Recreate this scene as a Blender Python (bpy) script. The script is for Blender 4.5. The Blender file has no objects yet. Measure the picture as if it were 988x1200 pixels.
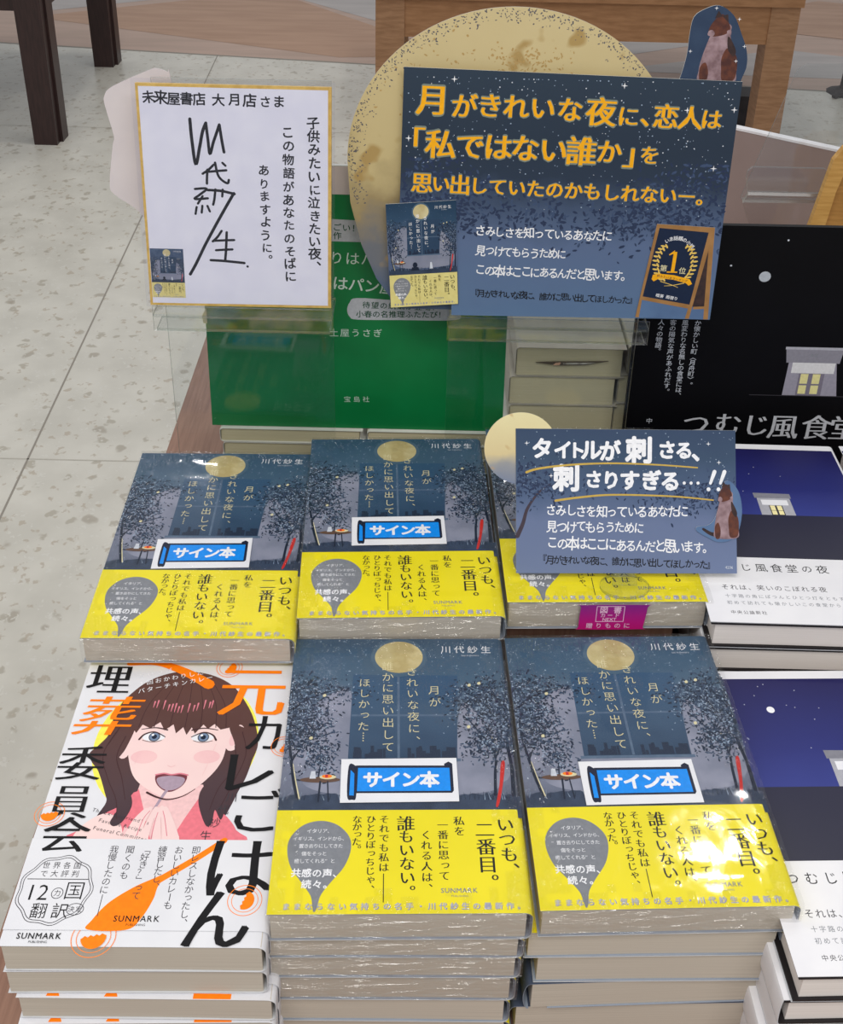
import bpy, math, random
from mathutils import Matrix, Vector

S = bpy.context.scene
COL = S.collection
R = math.radians
RND = random.Random(11)

# ------------------------------------------------------------------ camera, world, lights, exposure
cam = bpy.data.objects.new('camera', bpy.data.cameras.new('camera'))
COL.objects.link(cam)
cam.matrix_world = (Matrix.Translation((0, 0, 1.3704)) @ Matrix.Rotation(R(90 - 27.3), 4, 'X')
                    @ Matrix.Rotation(R(1.29), 4, 'Z'))
cam.data.sensor_width = 36.0
cam.data.lens = 1350.0 / 1200.0 * 36.0
cam.data.shift_y = -(600.0 - 316.5) / 1200.0
cam.data.clip_start = 0.01
S.camera = cam

w = bpy.data.worlds.new('shop_air')
S.world = w
w.use_nodes = True
w.node_tree.nodes['Background'].inputs['Color'].default_value = (0.93, 0.96, 1.0, 1)
w.node_tree.nodes['Background'].inputs['Strength'].default_value = 0.50


def area(name, loc, sx, sy, power, tgt=None, color=(1.0, 0.97, 0.93)):
    l = bpy.data.lights.new(name, 'AREA')
    l.shape = 'RECTANGLE'
    l.size, l.size_y, l.energy, l.color = sx, sy, power, color
    o = bpy.data.objects.new(name, l)
    o.location = loc
    d = Vector(tgt if tgt else (loc[0], loc[1], 0)) - Vector(loc)
    o.rotation_euler = d.to_track_quat('-Z', 'Y').to_euler()
    COL.objects.link(o)
    return o


area('ceiling_downlight', (0.70, 1.74, 2.7), 0.10, 0.07, 3.6)
area('ceiling_downlight', (-0.75, 3.30, 2.7), 0.12, 0.12, 6)  # unseen spot, added so the crinkled film edges glint
area('ceiling_downlight', (0.35, 3.35, 2.7), 0.12, 0.12, 6)  # second unseen spot, also added for sparkle on the shrink film
area('ceiling_light', (-0.3, -0.5, 2.7), 1.2, 0.6, 30)
area('ceiling_light', (0.9, -1.3, 2.7), 1.2, 0.6, 26)
area('ceiling_light', (-1.9, 1.0, 2.7), 1.2, 0.3, 12)
area('ceiling_light', (-0.9, 4.2, 2.7), 1.2, 0.3, 10)

S.cycles.transparent_max_bounces = 64
S.cycles.max_bounces = 12
S.view_settings.view_transform = 'Standard'
S.view_settings.look = 'None'
S.view_settings.gamma = 1.0
S.view_settings.use_curve_mapping = False
S.view_settings.exposure = -0.17


# ------------------------------------------------------------------ materials
def lin(c):
    return tuple(((x / 255) / 12.92 if x / 255 <= 0.04045 else (((x / 255) + 0.055) / 1.055) ** 2.4) for x in c)


MC = {}


def newmat(name):
    m = bpy.data.materials.new(name)
    m.use_nodes = True
    nt = m.node_tree
    return m, nt, nt.nodes['Principled BSDF'], nt.nodes, nt.links


def mat(name, c1, c2=None, scale=60.0, rough=0.6, spec=0.3, detail=3.0, stretch=(1, 1, 1), bump=0.0):
    """procedural two tone noise material, colours as 0-255 sRGB"""
    if name in MC:
        return MC[name]
    m, nt, b, N, L = newmat(name)
    if c2 is None:
        c2 = tuple(max(0, int(x * 0.95)) for x in c1)
    tc = N.new('ShaderNodeTexCoord')
    mp = N.new('ShaderNodeMapping')
    mp.inputs['Scale'].default_value = stretch
    nz = N.new('ShaderNodeTexNoise')
    nz.inputs['Scale'].default_value = scale
    nz.inputs['Detail'].default_value = detail
    rp = N.new('ShaderNodeValToRGB')
    rp.color_ramp.elements[0].position = 0.35
    rp.color_ramp.elements[1].position = 0.65
    rp.color_ramp.elements[0].color = (*lin(c1), 1)
    rp.color_ramp.elements[1].color = (*lin(c2), 1)
    L.new(tc.outputs['Object'], mp.inputs['Vector'])
    L.new(mp.outputs['Vector'], nz.inputs['Vector'])
    L.new(nz.outputs['Fac'], rp.inputs['Fac'])
    L.new(rp.outputs['Color'], b.inputs['Base Color'])
    b.inputs['Roughness'].default_value = rough
    b.inputs['Specular IOR Level'].default_value = spec
    if bump:
        bp = N.new('ShaderNodeBump')
        bp.inputs['Strength'].default_value = bump
        bp.inputs['Distance'].default_value = 0.001
        L.new(nz.outputs['Fac'], bp.inputs['Height'])
        L.new(bp.outputs['Normal'], b.inputs['Normal'])
    MC[name] = m
    return m


def gradmat(name, axis, v0, v1, stops, scale=40.0, amount=0.25, rough=0.5, speck=None, spec=0.3):
    """printed picture: colour ramp along an object axis broken up by noise; speck=(rgb, scale, threshold)"""
    m, nt, b, N, L = newmat(name)
    tc = N.new('ShaderNodeTexCoord')
    sp = N.new('ShaderNodeSeparateXYZ')
    L.new(tc.outputs['Object'], sp.inputs[0])
    mr = N.new('ShaderNodeMapRange')
    mr.inputs['From Min'].default_value = v0
    mr.inputs['From Max'].default_value = v1
    L.new(sp.outputs[axis], mr.inputs['Value'])
    nz = N.new('ShaderNodeTexNoise')
    nz.inputs['Scale'].default_value = scale
    nz.inputs['Detail'].default_value = 6
    L.new(tc.outputs['Object'], nz.inputs['Vector'])
    ma = N.new('ShaderNodeMath')
    ma.operation = 'MULTIPLY_ADD'
    ma.inputs[1].default_value = amount
    L.new(nz.outputs['Fac'], ma.inputs[0])
    sb = N.new('ShaderNodeMath')
    sb.operation = 'SUBTRACT'
    sb.inputs[1].default_value = amount * 0.5
    L.new(mr.outputs['Result'], sb.inputs[0])
    L.new(sb.outputs[0], ma.inputs[2])
    rp = N.new('ShaderNodeValToRGB')
    cr = rp.color_ramp
    while len(cr.elements) < len(stops):
        cr.elements.new(0.5)
    for e, (p, c) in zip(cr.elements, stops):
        e.position = p
        e.color = (*lin(c), 1)
    L.new(ma.outputs[0], rp.inputs['Fac'])
    out = rp.outputs['Color']
    if speck:
        n2 = N.new('ShaderNodeTexNoise')
        n2.inputs['Scale'].default_value = speck[1]
        n2.inputs['Detail'].default_value = 2
        L.new(tc.outputs['Object'], n2.inputs['Vector'])
        r2 = N.new('ShaderNodeValToRGB')
        r2.color_ramp.elements[0].position = speck[2]
        r2.color_ramp.elements[1].position = speck[2] + 0.06
        L.new(n2.outputs['Fac'], r2.inputs['Fac'])
        mx = N.new('ShaderNodeMixRGB')
        mx.inputs['Color2'].default_value = (*lin(speck[0]), 1)
        L.new(r2.outputs['Color'], mx.inputs['Fac'])
        L.new(out, mx.inputs['Color1'])
        out = mx.outputs['Color']
    L.new(out, b.inputs['Base Color'])
    b.inputs['Roughness'].default_value = rough
    b.inputs['Specular IOR Level'].default_value = spec
    MC[name] = m
    return m


def clearmat(name, tint=(250, 250, 250), gloss=0.06, rough=0.05, bump=None, edge=0.6, dist=0.0015):
    """thin clear plastic: transparent with a fresnel gloss"""
    m, nt, b, N, L = newmat(name)
    N.remove(b)
    tr = N.new('ShaderNodeBsdfTransparent')
    tr.inputs['Color'].default_value = (*lin(tint), 1)
    gl = N.new('ShaderNodeBsdfGlossy')
    gl.inputs['Roughness'].default_value = rough
    lw = N.new('ShaderNodeLayerWeight')
    lw.inputs['Blend'].default_value = 0.5
    pw = N.new('ShaderNodeMath')
    pw.operation = 'POWER'
    pw.inputs[1].default_value = 4.5
    L.new(lw.outputs['Facing'], pw.inputs[0])
    ma = N.new('ShaderNodeMath')
    ma.operation = 'MULTIPLY_ADD'
    ma.inputs[1].default_value = edge
    ma.inputs[2].default_value = gloss
    ma.use_clamp = True
    L.new(pw.outputs[0], ma.inputs[0])
    mx = N.new('ShaderNodeMixShader')
    L.new(ma.outputs[0], mx.inputs['Fac'])
    L.new(tr.outputs[0], mx.inputs[1])
    L.new(gl.outputs[0], mx.inputs[2])
    L.new(mx.outputs[0], N['Material Output'].inputs['Surface'])
    if bump:
        sc, st, stretch = bump
        tc = N.new('ShaderNodeTexCoord')
        mp = N.new('ShaderNodeMapping')
        mp.inputs['Scale'].default_value = stretch
        nz = N.new('ShaderNodeTexNoise')
        nz.inputs['Scale'].default_value = sc
        nz.inputs['Detail'].default_value = 3
        nz.inputs['Distortion'].default_value = 1.2
        bp = N.new('ShaderNodeBump')
        bp.inputs['Strength'].default_value = st
        bp.inputs['Distance'].default_value = dist
        L.new(tc.outputs['Object'], mp.inputs['Vector'])
        L.new(mp.outputs['Vector'], nz.inputs['Vector'])
        L.new(nz.outputs['Fac'], bp.inputs['Height'])
        L.new(bp.outputs['Normal'], gl.inputs['Normal'])
    MC[name] = m
    return m


def woodmat(name, c1, c2, stretch, scale=14.0, rough=0.45):
    return mat(name, c1, c2, scale, rough, 0.35, 8.0, stretch, 0.05)


def pagemat(name, c1, c2, n=2600.0):
    """page edges: fine layered lines along z"""
    m, nt, b, N, L = newmat(name)
    tc = N.new('ShaderNodeTexCoord')
    mp = N.new('ShaderNodeMapping')
    mp.inputs['Scale'].default_value = (6, 6, n)
    nz = N.new('ShaderNodeTexNoise')
    nz.inputs['Scale'].default_value = 1.0
    nz.inputs['Detail'].default_value = 2
    rp = N.new('ShaderNodeValToRGB')
    rp.color_ramp.elements[0].position = 0.3
    rp.color_ramp.elements[1].position = 0.7
    rp.color_ramp.elements[0].color = (*lin(c1), 1)
    rp.color_ramp.elements[1].color = (*lin(c2), 1)
    L.new(tc.outputs['Object'], mp.inputs['Vector'])
    L.new(mp.outputs['Vector'], nz.inputs['Vector'])
    L.new(nz.outputs['Fac'], rp.inputs['Fac'])
    L.new(rp.outputs['Color'], b.inputs['Base Color'])
    b.inputs['Roughness'].default_value = 0.85
    b.inputs['Specular IOR Level'].default_value = 0.1
    MC[name] = m
    return m


def ink(name, c, rough=0.55):
    return mat(name, c, tuple(int(min(255, x * 1.04 + 1)) for x in c), 400, rough, 0.25, 1.0)


WHITE = ink('white_ink', (236, 236, 240))
SOFTW = ink('soft_white_ink', (200, 205, 215))
CREAM = ink('cream_ink', (214, 205, 165))
BLACK = ink('black_ink', (22, 21, 24))
DGREY = ink('dark_grey_ink', (62, 60, 66))
GREY = ink('grey_ink', (126, 129, 136))
LAV = ink('lavender_ink', (128, 132, 176))
ORANGE = ink('orange_ink', (255, 128, 10))
GOLD = ink('gold_ink', (242, 172, 20))
GOLDL = ink('gold_halo_ink', (120, 130, 120))
NAVY = ink('navy_ink', (33, 46, 68))
NAVY2 = ink('deep_navy_ink', (22, 32, 52))
LEAFD = ink('dark_leaf_ink', (30, 42, 62))
LEAFM = ink('mid_leaf_ink', (58, 74, 98))
LEAFL = ink('pale_leaf_ink', (152, 170, 192))
BROWN = ink('brown_ink', (98, 72, 58))
RED = ink('red_ink', (196, 44, 40))
BLUE = ink('sign_blue_ink', (8, 140, 236))
YELL = mat('yellow_band_paper', (243, 226, 12), (236, 220, 8), 30, 0.4, 0.4)
PAPER = mat('white_paper', (238, 238, 242), (232, 232, 237), 40, 0.55, 0.3)
PAGES = pagemat('cream_page_edges', (203, 194, 180), (187, 178, 164))
PAGEW = pagemat('white_page_edges', (236, 228, 222), (222, 214, 208))
PAGEG = pagemat('old_cream_page_edges', (206, 198, 166), (190, 180, 148))
CLEAR = clearmat('clear_acrylic', (251, 252, 252), 0.045, 0.05, None, 0.6)
CLEARE = clearmat('clear_acrylic_edge', (222, 228, 226), 0.20, 0.30, None, 0.4)
FILM = clearmat('shrink_film', (254, 254, 254), 0.045, 0.075, (40, 0.14, (1, 0.6, 1)), 0.7)
FILME = clearmat('shrink_film_crinkled', (252, 252, 252), 0.085, 0.06, (190, 1.0, (1, 0.35, 1)), 0.6, 0.010)
FILMF = clearmat('shrink_film_front', (252, 252, 252), 0.10, 0.08, (100, 1.0, (0.4, 1, 1.5)), 0.5, 0.008)
SLEEVE = clearmat('clear_sleeve', (252, 252, 254), 0.03, 0.12, (25, 0.15, (1, 1, 1)), 0.6)


# ------------------------------------------------------------------ glyphs from Blender's own font
_cu = bpy.data.curves.new('glyph', 'FONT')
_cu.resolution_u = 2
_ob = bpy.data.objects.new('glyph', _cu)
GC = {}
OFFS = {'l': -0.006, 'm': -0.008}
SHIFT = {'m': ((-0.024, 0), (0, 0), (0.024, 0)), 'M': ((-0.026, 0), (0.026, 0), (0, 0))}
for _k, _d in (('b', 0.012), ('h', 0.022), ('x', 0.042)):
    SHIFT[_k] = [(_d * math.cos(_t * 0.7854), _d * math.sin(_t * 0.7854)) for _t in range(8)]
    if _k == 'x':
        SHIFT[_k] = SHIFT[_k] + [(0, 0)]


def glyph(ch, style):
    k = (ch, style)
    if k not in GC:
        _cu.offset = OFFS.get(style, 0.0)
        _cu.body = ch
        me = bpy.data.meshes.new_from_object(_ob)
        vs = [(v.co.x, v.co.y) for v in me.vertices]
        fs = [tuple(p.vertices) for p in me.polygons]
        bpy.data.meshes.remove(me)
        if vs:
            wd = max(v[0] for v in vs) + min(v[0] for v in vs)
        else:
            wd = 0.5
        cjk = ord(ch) > 0x2000
        GC[k] = (vs, fs, 1.0 if cjk else wd)
    return GC[k]


PUNC = set('、。')
SMALL = set('っゃゅょッャュョ')
ROT = set('ー—…「」『』（）〈〉－')


class MB:
    """mesh builder: faces with a material each; becomes ONE object"""

    def __init__(s):
        s.v, s.f, s.m, s.mats = [], [], [], []

    def mi(s, m):
        if m not in s.mats:
            s.mats.append(m)
        return s.mats.index(m)

    def face(s, pts, m):
        n = len(s.v)
        s.v += [tuple(p) for p in pts]
        s.f.append(tuple(range(n, n + len(pts))))
        s.m.append(s.mi(m))

    def raw(s, vs, fs, m):
        n = len(s.v)
        s.v += [tuple(p) for p in vs]
        i = s.mi(m)
        for f in fs:
            s.f.append(tuple(n + a for a in f))
            s.m.append(i)

    def box(s, lo, hi, m, M=None, me=None, top=1.0):
        """box; me = material of the four narrow sides; top = taper of the top face"""
        x0, y0, z0 = lo
        x1, y1, z1 = hi
        cx, cy = (x0 + x1) / 2, (y0 + y1) / 2
        P = [(x0, y0, z0), (x1, y0, z0), (x1, y1, z0), (x0, y1, z0)]
        P += [(cx + (a - cx) * top, cy + (b - cy) * top, z1) for a, b in ((x0, y0), (x1, y0), (x1, y1), (x0, y1))]
        if M is not None:
            P = [M @ Vector(p) for p in P]
        s.raw(P, [(3, 2, 1, 0), (4, 5, 6, 7), (0, 1, 5, 4), (1, 2, 6, 5), (2, 3, 7, 6), (3, 0, 4, 7)], m)

    def plate(s, pts, n, t, m, me=None, holes=None):
        """solid plate: outline pts (3D, coplanar) pushed by thickness t along -n; first side looks along n"""
        n = Vector(n).normalized()
        A = [Vector(p) for p in pts]
        B = [p - n * t for p in A]
        k = len(A)
        s.face(A, m)
        s.face(B[::-1], me if me and me.name != 'clear_acrylic_edge' else m)
        e = me if me else m
        base = len(s.v)
        s.v += [tuple(p) for p in A + B]
        i = s.mi(e)
        for j in range(k):
            q = (j + 1) % k
            s.f.append((base + j, base + k + j, base + k + q, base + q))
            s.m.append(i)

    def build(s, name, parent=None, smooth=None, weld=False):
        me = bpy.data.meshes.new(name)
        me.from_pydata(s.v, [], s.f)
        for m in s.mats:
            me.materials.append(m)
        me.polygons.foreach_set('material_index', s.m)
        me.validate()
        if weld:
            import bmesh
            bm = bmesh.new()
            bm.from_mesh(me)
            bmesh.ops.remove_doubles(bm, verts=bm.verts, dist=1e-6)
            bm.to_mesh(me)
            bm.free()
        if smooth:
            me.polygons.foreach_set('use_smooth', [True] * len(me.polygons))
            me.set_sharp_from_angle(angle=R(smooth))
        me.update()
        o = bpy.data.objects.new(name, me)
        COL.objects.link(o)
        if parent:
            o.parent = parent
        return o


class Art:
    """flat print in millimetres laid on a face of a mesh; frame(u, v, layer) gives the local point"""

    def __init__(s, mb, frame):
        s.mb, s.fr, s.ly, s.k = mb, frame, 0, 0.0

    def layer(s, n):
        s.ly, s.k = n, 0.0
        return s

    def P(s, pts, e=0.0):
        s.k = s.k + 0.03 if s.k < 0.9 else 0.0
        return [s.fr(u, v, s.ly + e + s.k) for u, v in pts]

    def poly(s, pts, m):
        s.mb.face(s.P(pts), m)

    def rect(s, u0, v0, u1, v1, m):
        s.poly([(u0, v0), (u1, v0), (u1, v1), (u0, v1)], m)

    def ell(s, cu, cv, ru, rv, m, n=28, rot=0.0, a0=0.0, a1=360.0):
        c, q = math.cos(R(rot)), math.sin(R(rot))
        full = abs(a1 - a0) >= 360
        pts = []
        for i in range(n + (0 if full else 1)):
            t = R(a0 + (a1 - a0) * i / n)
            x, y = ru * math.cos(t), rv * math.sin(t)
            pts.append((cu + c * x - q * y, cv + q * x + c * y))
        s.poly(pts, m)

    def ring(s, cu, cv, ru, rv, wd, m, n=40):
        for i in range(n):
            a, b = 2 * math.pi * i / n, 2 * math.pi * (i + 1) / n
            s.poly([(cu + ru * math.cos(a), cv + rv * math.sin(a)), (cu + ru * math.cos(b), cv + rv * math.sin(b)),
                    (cu + (ru - wd) * math.cos(b), cv + (rv - wd) * math.sin(b)),
                    (cu + (ru - wd) * math.cos(a), cv + (rv - wd) * math.sin(a))], m)

    def blob(s, pts, m, n=5):
        s.poly(smooth_loop(pts, n), m)

    def stroke(s, pts, w0, m, w1=None, smooth=True):
        """brush stroke along a polyline, round ends, width w0 to w1"""
        w1 = w0 if w1 is None else w1
        p = smooth_open(pts, 6) if smooth and len(pts) > 2 else [tuple(a) for a in pts]
        k = len(p)
        Lf, Rt = [], []
        for i in range(k):
            a, b = p[max(0, i - 1)], p[min(k - 1, i + 1)]
            dx, dy = b[0] - a[0], b[1] - a[1]
            d = math.hypot(dx, dy) or 1
            wd = (w0 + (w1 - w0) * i / max(1, k - 1)) / 2
            nx, ny = -dy / d * wd, dx / d * wd
            Lf.append((p[i][0] + nx, p[i][1] + ny))
            Rt.append((p[i][0] - nx, p[i][1] - ny))
        P3 = s.P(Lf + Rt)
        P3L, P3R = P3[:k], P3[k:]
        s.mb.raw(P3L + P3R, [(k + i, k + i + 1, i + 1, i) for i in range(k - 1)], m)
        for e, wd in ((p[0], w0), (p[-1], w1)):
            if wd > 0.25:
                s.mb.face([s.fr(e[0] + wd / 2 * math.cos(t * 0.7854), e[1] + wd / 2 * math.sin(t * 0.7854), s.ly + s.k + 0.02)
                           for t in range(8)], m)

    def char(s, ch, u, v, size, m, style='r', rot=0.0, sx=1.0, shear=0.0):
        """one character with its body centred on (u, v)"""
        if ch in ' 　':
            return
        vs, fs, adv = glyph(ch, style)
        cy = 0.36
        c, q = math.cos(R(rot)), math.sin(R(rot))
        for i, (dx, dy) in enumerate(SHIFT.get(style, ((0, 0),))):
            out = []
            for x, y in vs:
                a, b = (x - adv / 2 + dx) * size * sx, (y - cy + dy) * size
                a += shear * b
                out.append(s.fr(u + c * a - q * b, v + q * a + c * b, s.ly + 0.05 * i + s.k * 0.3))
            s.mb.raw(out, fs, m)
        s.k = s.k + 0.03 if s.k < 0.9 else 0.0

    def row(s, txt, p0, p1, size, m, style='r', jit=0.0, sizes=None, shear=0.0, sx=1.0):
        """characters spread evenly between the centres p0 and p1"""
        k = len(txt)
        base = math.degrees(math.atan2(p1[1] - p0[1], p1[0] - p0[0])) if k > 1 else 0
        for i, ch in enumerate(txt):
            t = i / max(1, k - 1)
            z = (sizes or {}).get(ch, size)
            dz = 1 + jit * RND.uniform(-0.6, 0.6)
            s.char(ch, p0[0] + (p1[0] - p0[0]) * t + jit * size * 0.3 * RND.uniform(-1, 1),
                   p0[1] + (p1[1] - p0[1]) * t + jit * size * 0.5 * RND.uniform(-1, 1), z * dz, m, style,
                   base + jit * 40 * RND.uniform(-1, 1), sx, shear)

    def at(s, txt, pts, size, m, style='r', sizes=None, rot=0.0):
        for ch, (u, v) in zip(txt, pts):
            s.char(ch, u, v, (sizes or {}).get(ch, size), m, style, rot)

    def latin(s, txt, u, v, size, m, style='r', rot=0.0, track=1.0, center=True):
        ws = [glyph(c, style)[2] * size * track if c != ' ' else size * 0.3 for c in txt]
        x = -sum(ws) / 2 if center else 0.0
        c, q = math.cos(R(rot)), math.sin(R(rot))
        for ch, wd in zip(txt, ws):
            x += wd / 2
            s.char(ch, u + c * x, v + q * x, size, m, style, rot)
            x += wd / 2

    def col(s, txt, p0, p1, size, m, style='r', jit=0.0, sizes=None, shear=0.0):
        """vertical writing from centre p0 (top) to centre p1 (bottom)"""
        k = len(txt)
        for i, ch in enumerate(txt):
            t = i / max(1, k - 1)
            z = (sizes or {}).get(ch, size)
            u = p0[0] + (p1[0] - p0[0]) * t + jit * size * 0.3 * RND.uniform(-1, 1)
            v = p0[1] + (p1[1] - p0[1]) * t + jit * size * 0.3 * RND.uniform(-1, 1)
            rot = jit * 35 * RND.uniform(-1, 1)
            if ch in PUNC:
                u, v = u + z * 0.6, v + z * 0.55
            elif ch in SMALL:
                u, v = u + z * 0.1, v + z * 0.1
            elif ch in ROT:
                rot -= 90
            s.char(ch, u, v, z * (1 + jit * RND.uniform(-0.5, 0.5)), m, style, rot, 1.0, shear)

    def leaves(s, region, n, size, mats, rnd):
        """scatter of small painted leaves; region() gives a point or None"""
        for _ in range(n):
            p = region(rnd)
            if p is None:
                continue
            a, z = rnd.uniform(0, 6.283), size * rnd.uniform(0.5, 1.3)
            c, q = math.cos(a), math.sin(a)
            pts = [(-1, 0), (-0.3, 0.5), (0.6, 0.42), (1, 0), (0.4, -0.5), (-0.5, -0.42)]
            e = rnd.uniform(0, 0.3)
            s.mb.face([s.fr(p[0] + z * (c * x - q * y * 0.8), p[1] + z * (q * x + c * y * 0.8), s.ly + e) for x, y in pts],
                      rnd.choice(mats))

    def star(s, u, v, r, m):
        s.poly([(u + (r if i % 2 == 0 else r * 0.22) * math.cos(i * math.pi / 4 + 1.5708),
                 v + (r if i % 2 == 0 else r * 0.22) * math.sin(i * math.pi / 4 + 1.5708)) for i in range(8)], m)


def smooth_loop(p, n=5):
    k = len(p)
    out = []
    for i in range(k):
        a, b, c, d = p[i - 1], p[i], p[(i + 1) % k], p[(i + 2) % k]
        for j in range(n):
            out.append(cr(a, b, c, d, j / n))
    return out


def smooth_open(p, n=5):
    k = len(p)
    out = []
    for i in range(k - 1):
        a, b, c, d = p[max(0, i - 1)], p[i], p[i + 1], p[min(k - 1, i + 2)]
        for j in range(n):
            out.append(cr(a, b, c, d, j / n))
    out.append(tuple(p[-1]))
    return out


def cr(a, b, c, d, t):
    return tuple(0.5 * ((2 * b[i]) + (-a[i] + c[i]) * t + (2 * a[i] - 5 * b[i] + 4 * c[i] - d[i]) * t * t
                        + (-a[i] + 3 * b[i] - 3 * c[i] + d[i]) * t ** 3) for i in range(len(b)))


# ------------------------------------------------------------------ things
def empty(name, label, cat, loc=(0, 0, 0), rot=(0, 0, 0), group=None):
    o = bpy.data.objects.new(name, None)
    o.empty_display_size = 0.02
    COL.objects.link(o)
    o.location, o.rotation_euler = loc, rot
    tag(o, label, cat, group)
    return o


def tag(o, label, cat, group=None, kind=None):
    if label:
        o['label'] = label
    if cat:
        o['category'] = cat
    if group:
        o['group'] = group
    if kind:
        o['kind'] = kind
    return o


def copy_thing(src, label, loc, rz, scale=(1, 1, 1), group=None, keep=None):
    r = src.copy()
    COL.objects.link(r)
    r.location, r.rotation_euler, r.scale = loc, (0, 0, rz), scale
    r['label'] = label
    if group:
        r['group'] = group
    elif 'group' in r:
        del r['group']
    for ch in list(src.children):
        if keep is not None and not keep(ch):
            continue
        c = ch.copy()
        COL.objects.link(c)
        c.parent = r
    return r


# ------------------------------------------------------------------ floor
TER = mat('speckled_floor_tile', (220, 216, 205), (207, 203, 192), 9, 0.28, 0.5, 8)
_nt = TER.node_tree
_N, _L = _nt.nodes, _nt.links
_b = _N['Principled BSDF']
_tc = _N.new('ShaderNodeTexCoord')
_src = _b.inputs['Base Color'].links[0].from_socket
for sc, th, col_ in ((26, 0.085, (176, 168, 152)), (44, 0.10, (186, 174, 156)), (15, 0.06, (170, 161, 146)), (60, 0.10, (220, 217, 208))):
    vo = _N.new('ShaderNodeTexVoronoi')
    vo.inputs['Scale'].default_value = sc
    ns = _N.new('ShaderNodeTexNoise')
    ns.inputs['Scale'].default_value = sc * 1.7
    va = _N.new('ShaderNodeMixRGB')
    va.inputs['Fac'].default_value = 0.035
    _L.new(_tc.outputs['Object'], va.inputs['Color1'])
    _L.new(ns.outputs['Color'], va.inputs['Color2'])
    _L.new(_tc.outputs['Object'], ns.inputs['Vector'])
    _L.new(va.outputs['Color'], vo.inputs['Vector'])
    rr = _N.new('ShaderNodeValToRGB')
    rr.color_ramp.elements[0].position = th * 2.2
    rr.color_ramp.elements[0].color = (0.75, 0.75, 0.75, 1)
    rr.color_ramp.elements[1].position = th * 3.4
    rr.color_ramp.elements[1].color = (0, 0, 0, 1)
    _L.new(vo.outputs['Distance'], rr.inputs['Fac'])
    sel = _N.new('ShaderNodeMath')
    sel.operation = 'MULTIPLY'
    sr = _N.new('ShaderNodeSeparateColor')
    _L.new(vo.outputs['Color'], sr.inputs[0])
    gt = _N.new('ShaderNodeMath')
    gt.operation = 'GREATER_THAN'
    gt.inputs[1].default_value = 0.55
    _L.new(sr.outputs[0], gt.inputs[0])
    _L.new(rr.outputs['Color'], sel.inputs[0])
    _L.new(gt.outputs[0], sel.inputs[1])
    mx = _N.new('ShaderNodeMixRGB')
    mx.inputs['Color2'].default_value = (*lin(col_), 1)
    _L.new(sel.outputs[0], mx.inputs['Fac'])
    _L.new(_src, mx.inputs['Color1'])
    _src = mx.outputs['Color']
_L.new(_src, _b.inputs['Base Color'])

f = MB()
f.face([(-6, -2, 0), (6, -2, 0), (6, 9, 0), (-6, 9, 0)], TER)
SEAM = ink('floor_seam', (150, 144, 134))
SEAML = ink('faint_floor_seam', (188, 183, 172))
for x in (-0.767 - 1.83, -0.767, -0.767 + 1.83):
    f.face([(x - 0.085 - 0.002, 5.0, 0.0004), (x + 0.122 - 0.002, -2, 0.0004), (x + 0.122 + 0.002, -2, 0.0004), (x - 0.085 + 0.002, 5.0, 0.0004)], SEAM)
for y in (-0.014, 1.816, 3.646):
    f.face([(-6, y - 0.0015, 0.0004), (6, y - 0.0015, 0.0004), (6, y + 0.0015, 0.0004), (-6, y + 0.0015, 0.0004)], SEAML)
PINK = mat('pink_beige_vinyl', (196, 168, 152), (184, 158, 142), 3, 0.45, 0.4, 6, (1, 6, 1))
TAN = mat('tan_vinyl', (176, 138, 112), (190, 152, 126), 3, 0.45, 0.4, 6, (1, 6, 1))
PALE = mat('pale_grey_vinyl', (190, 182, 178), (178, 171, 167), 3, 0.45, 0.4, 6, (1, 6, 1))
SAND = mat('sand_vinyl', (196, 180, 160), (184, 168, 148), 3, 0.45, 0.4, 6, (1, 6, 1))
ya, yb = 4.52, 4.28


def yl(x):
    return 4.43 - 0.12 * (x + 0.28)


z1 = 0.0008
f.face([(-6, yl(-6), z1), (6, yl(6), z1), (6, 9, z1), (-6, 9, z1)], PINK)
f.face([(-6, yl(-6) - 0.012, 0.0006), (6, yl(6) - 0.012, 0.0006), (6, yl(6), 0.0006), (-6, yl(-6), 0.0006)], SEAM)
z2 = 0.0014
f.face([(-1.75, 5.0, z2), (-0.35, 4.50, z2), (0.15, 4.55, z2), (-0.75, 5.55, z2)], TAN)
f.face([(-0.75, 5.55, z2), (0.45, 4.42, z2), (2.1, 5.3, z2), (0.5, 6.6, z2)], PALE)
f.face([(-0.75, 5.6, z2), (0.5, 6.6, z2), (-0.5, 8.2, z2), (-2.2, 6.6, z2)], PINK)
f.face([(-3.2, 6.6, z2), (-1.8, 5.05, z2), (-0.85, 5.58, z2), (-2.3, 7.4, z2)], PALE)
f.face([(-3.4, 5.1, z2), (-1.95, 4.95, z2), (-3.0, 6.1, z2)], TAN)
f.face([(0.7, 4.40, z2), (1.5, 4.75, z2), (2.7, 4.32, z2)], PALE)
f.face([(1.2, 5.15, 0.002), (2.3, 4.75, 0.002), (3.2, 5.1, 0.002), (1.9, 5.6, 0.002)], TAN)
f.face([(1.2, 6.0, 0.002), (2.6, 5.65, 0.002), (3.2, 6.7, 0.002), (1.6, 7.2, 0.002)], SAND)
tag(f.build('floor'), 'speckled beige shop floor tiles meeting a pink and tan diamond patterned area', 'floor', kind='structure')

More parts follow.
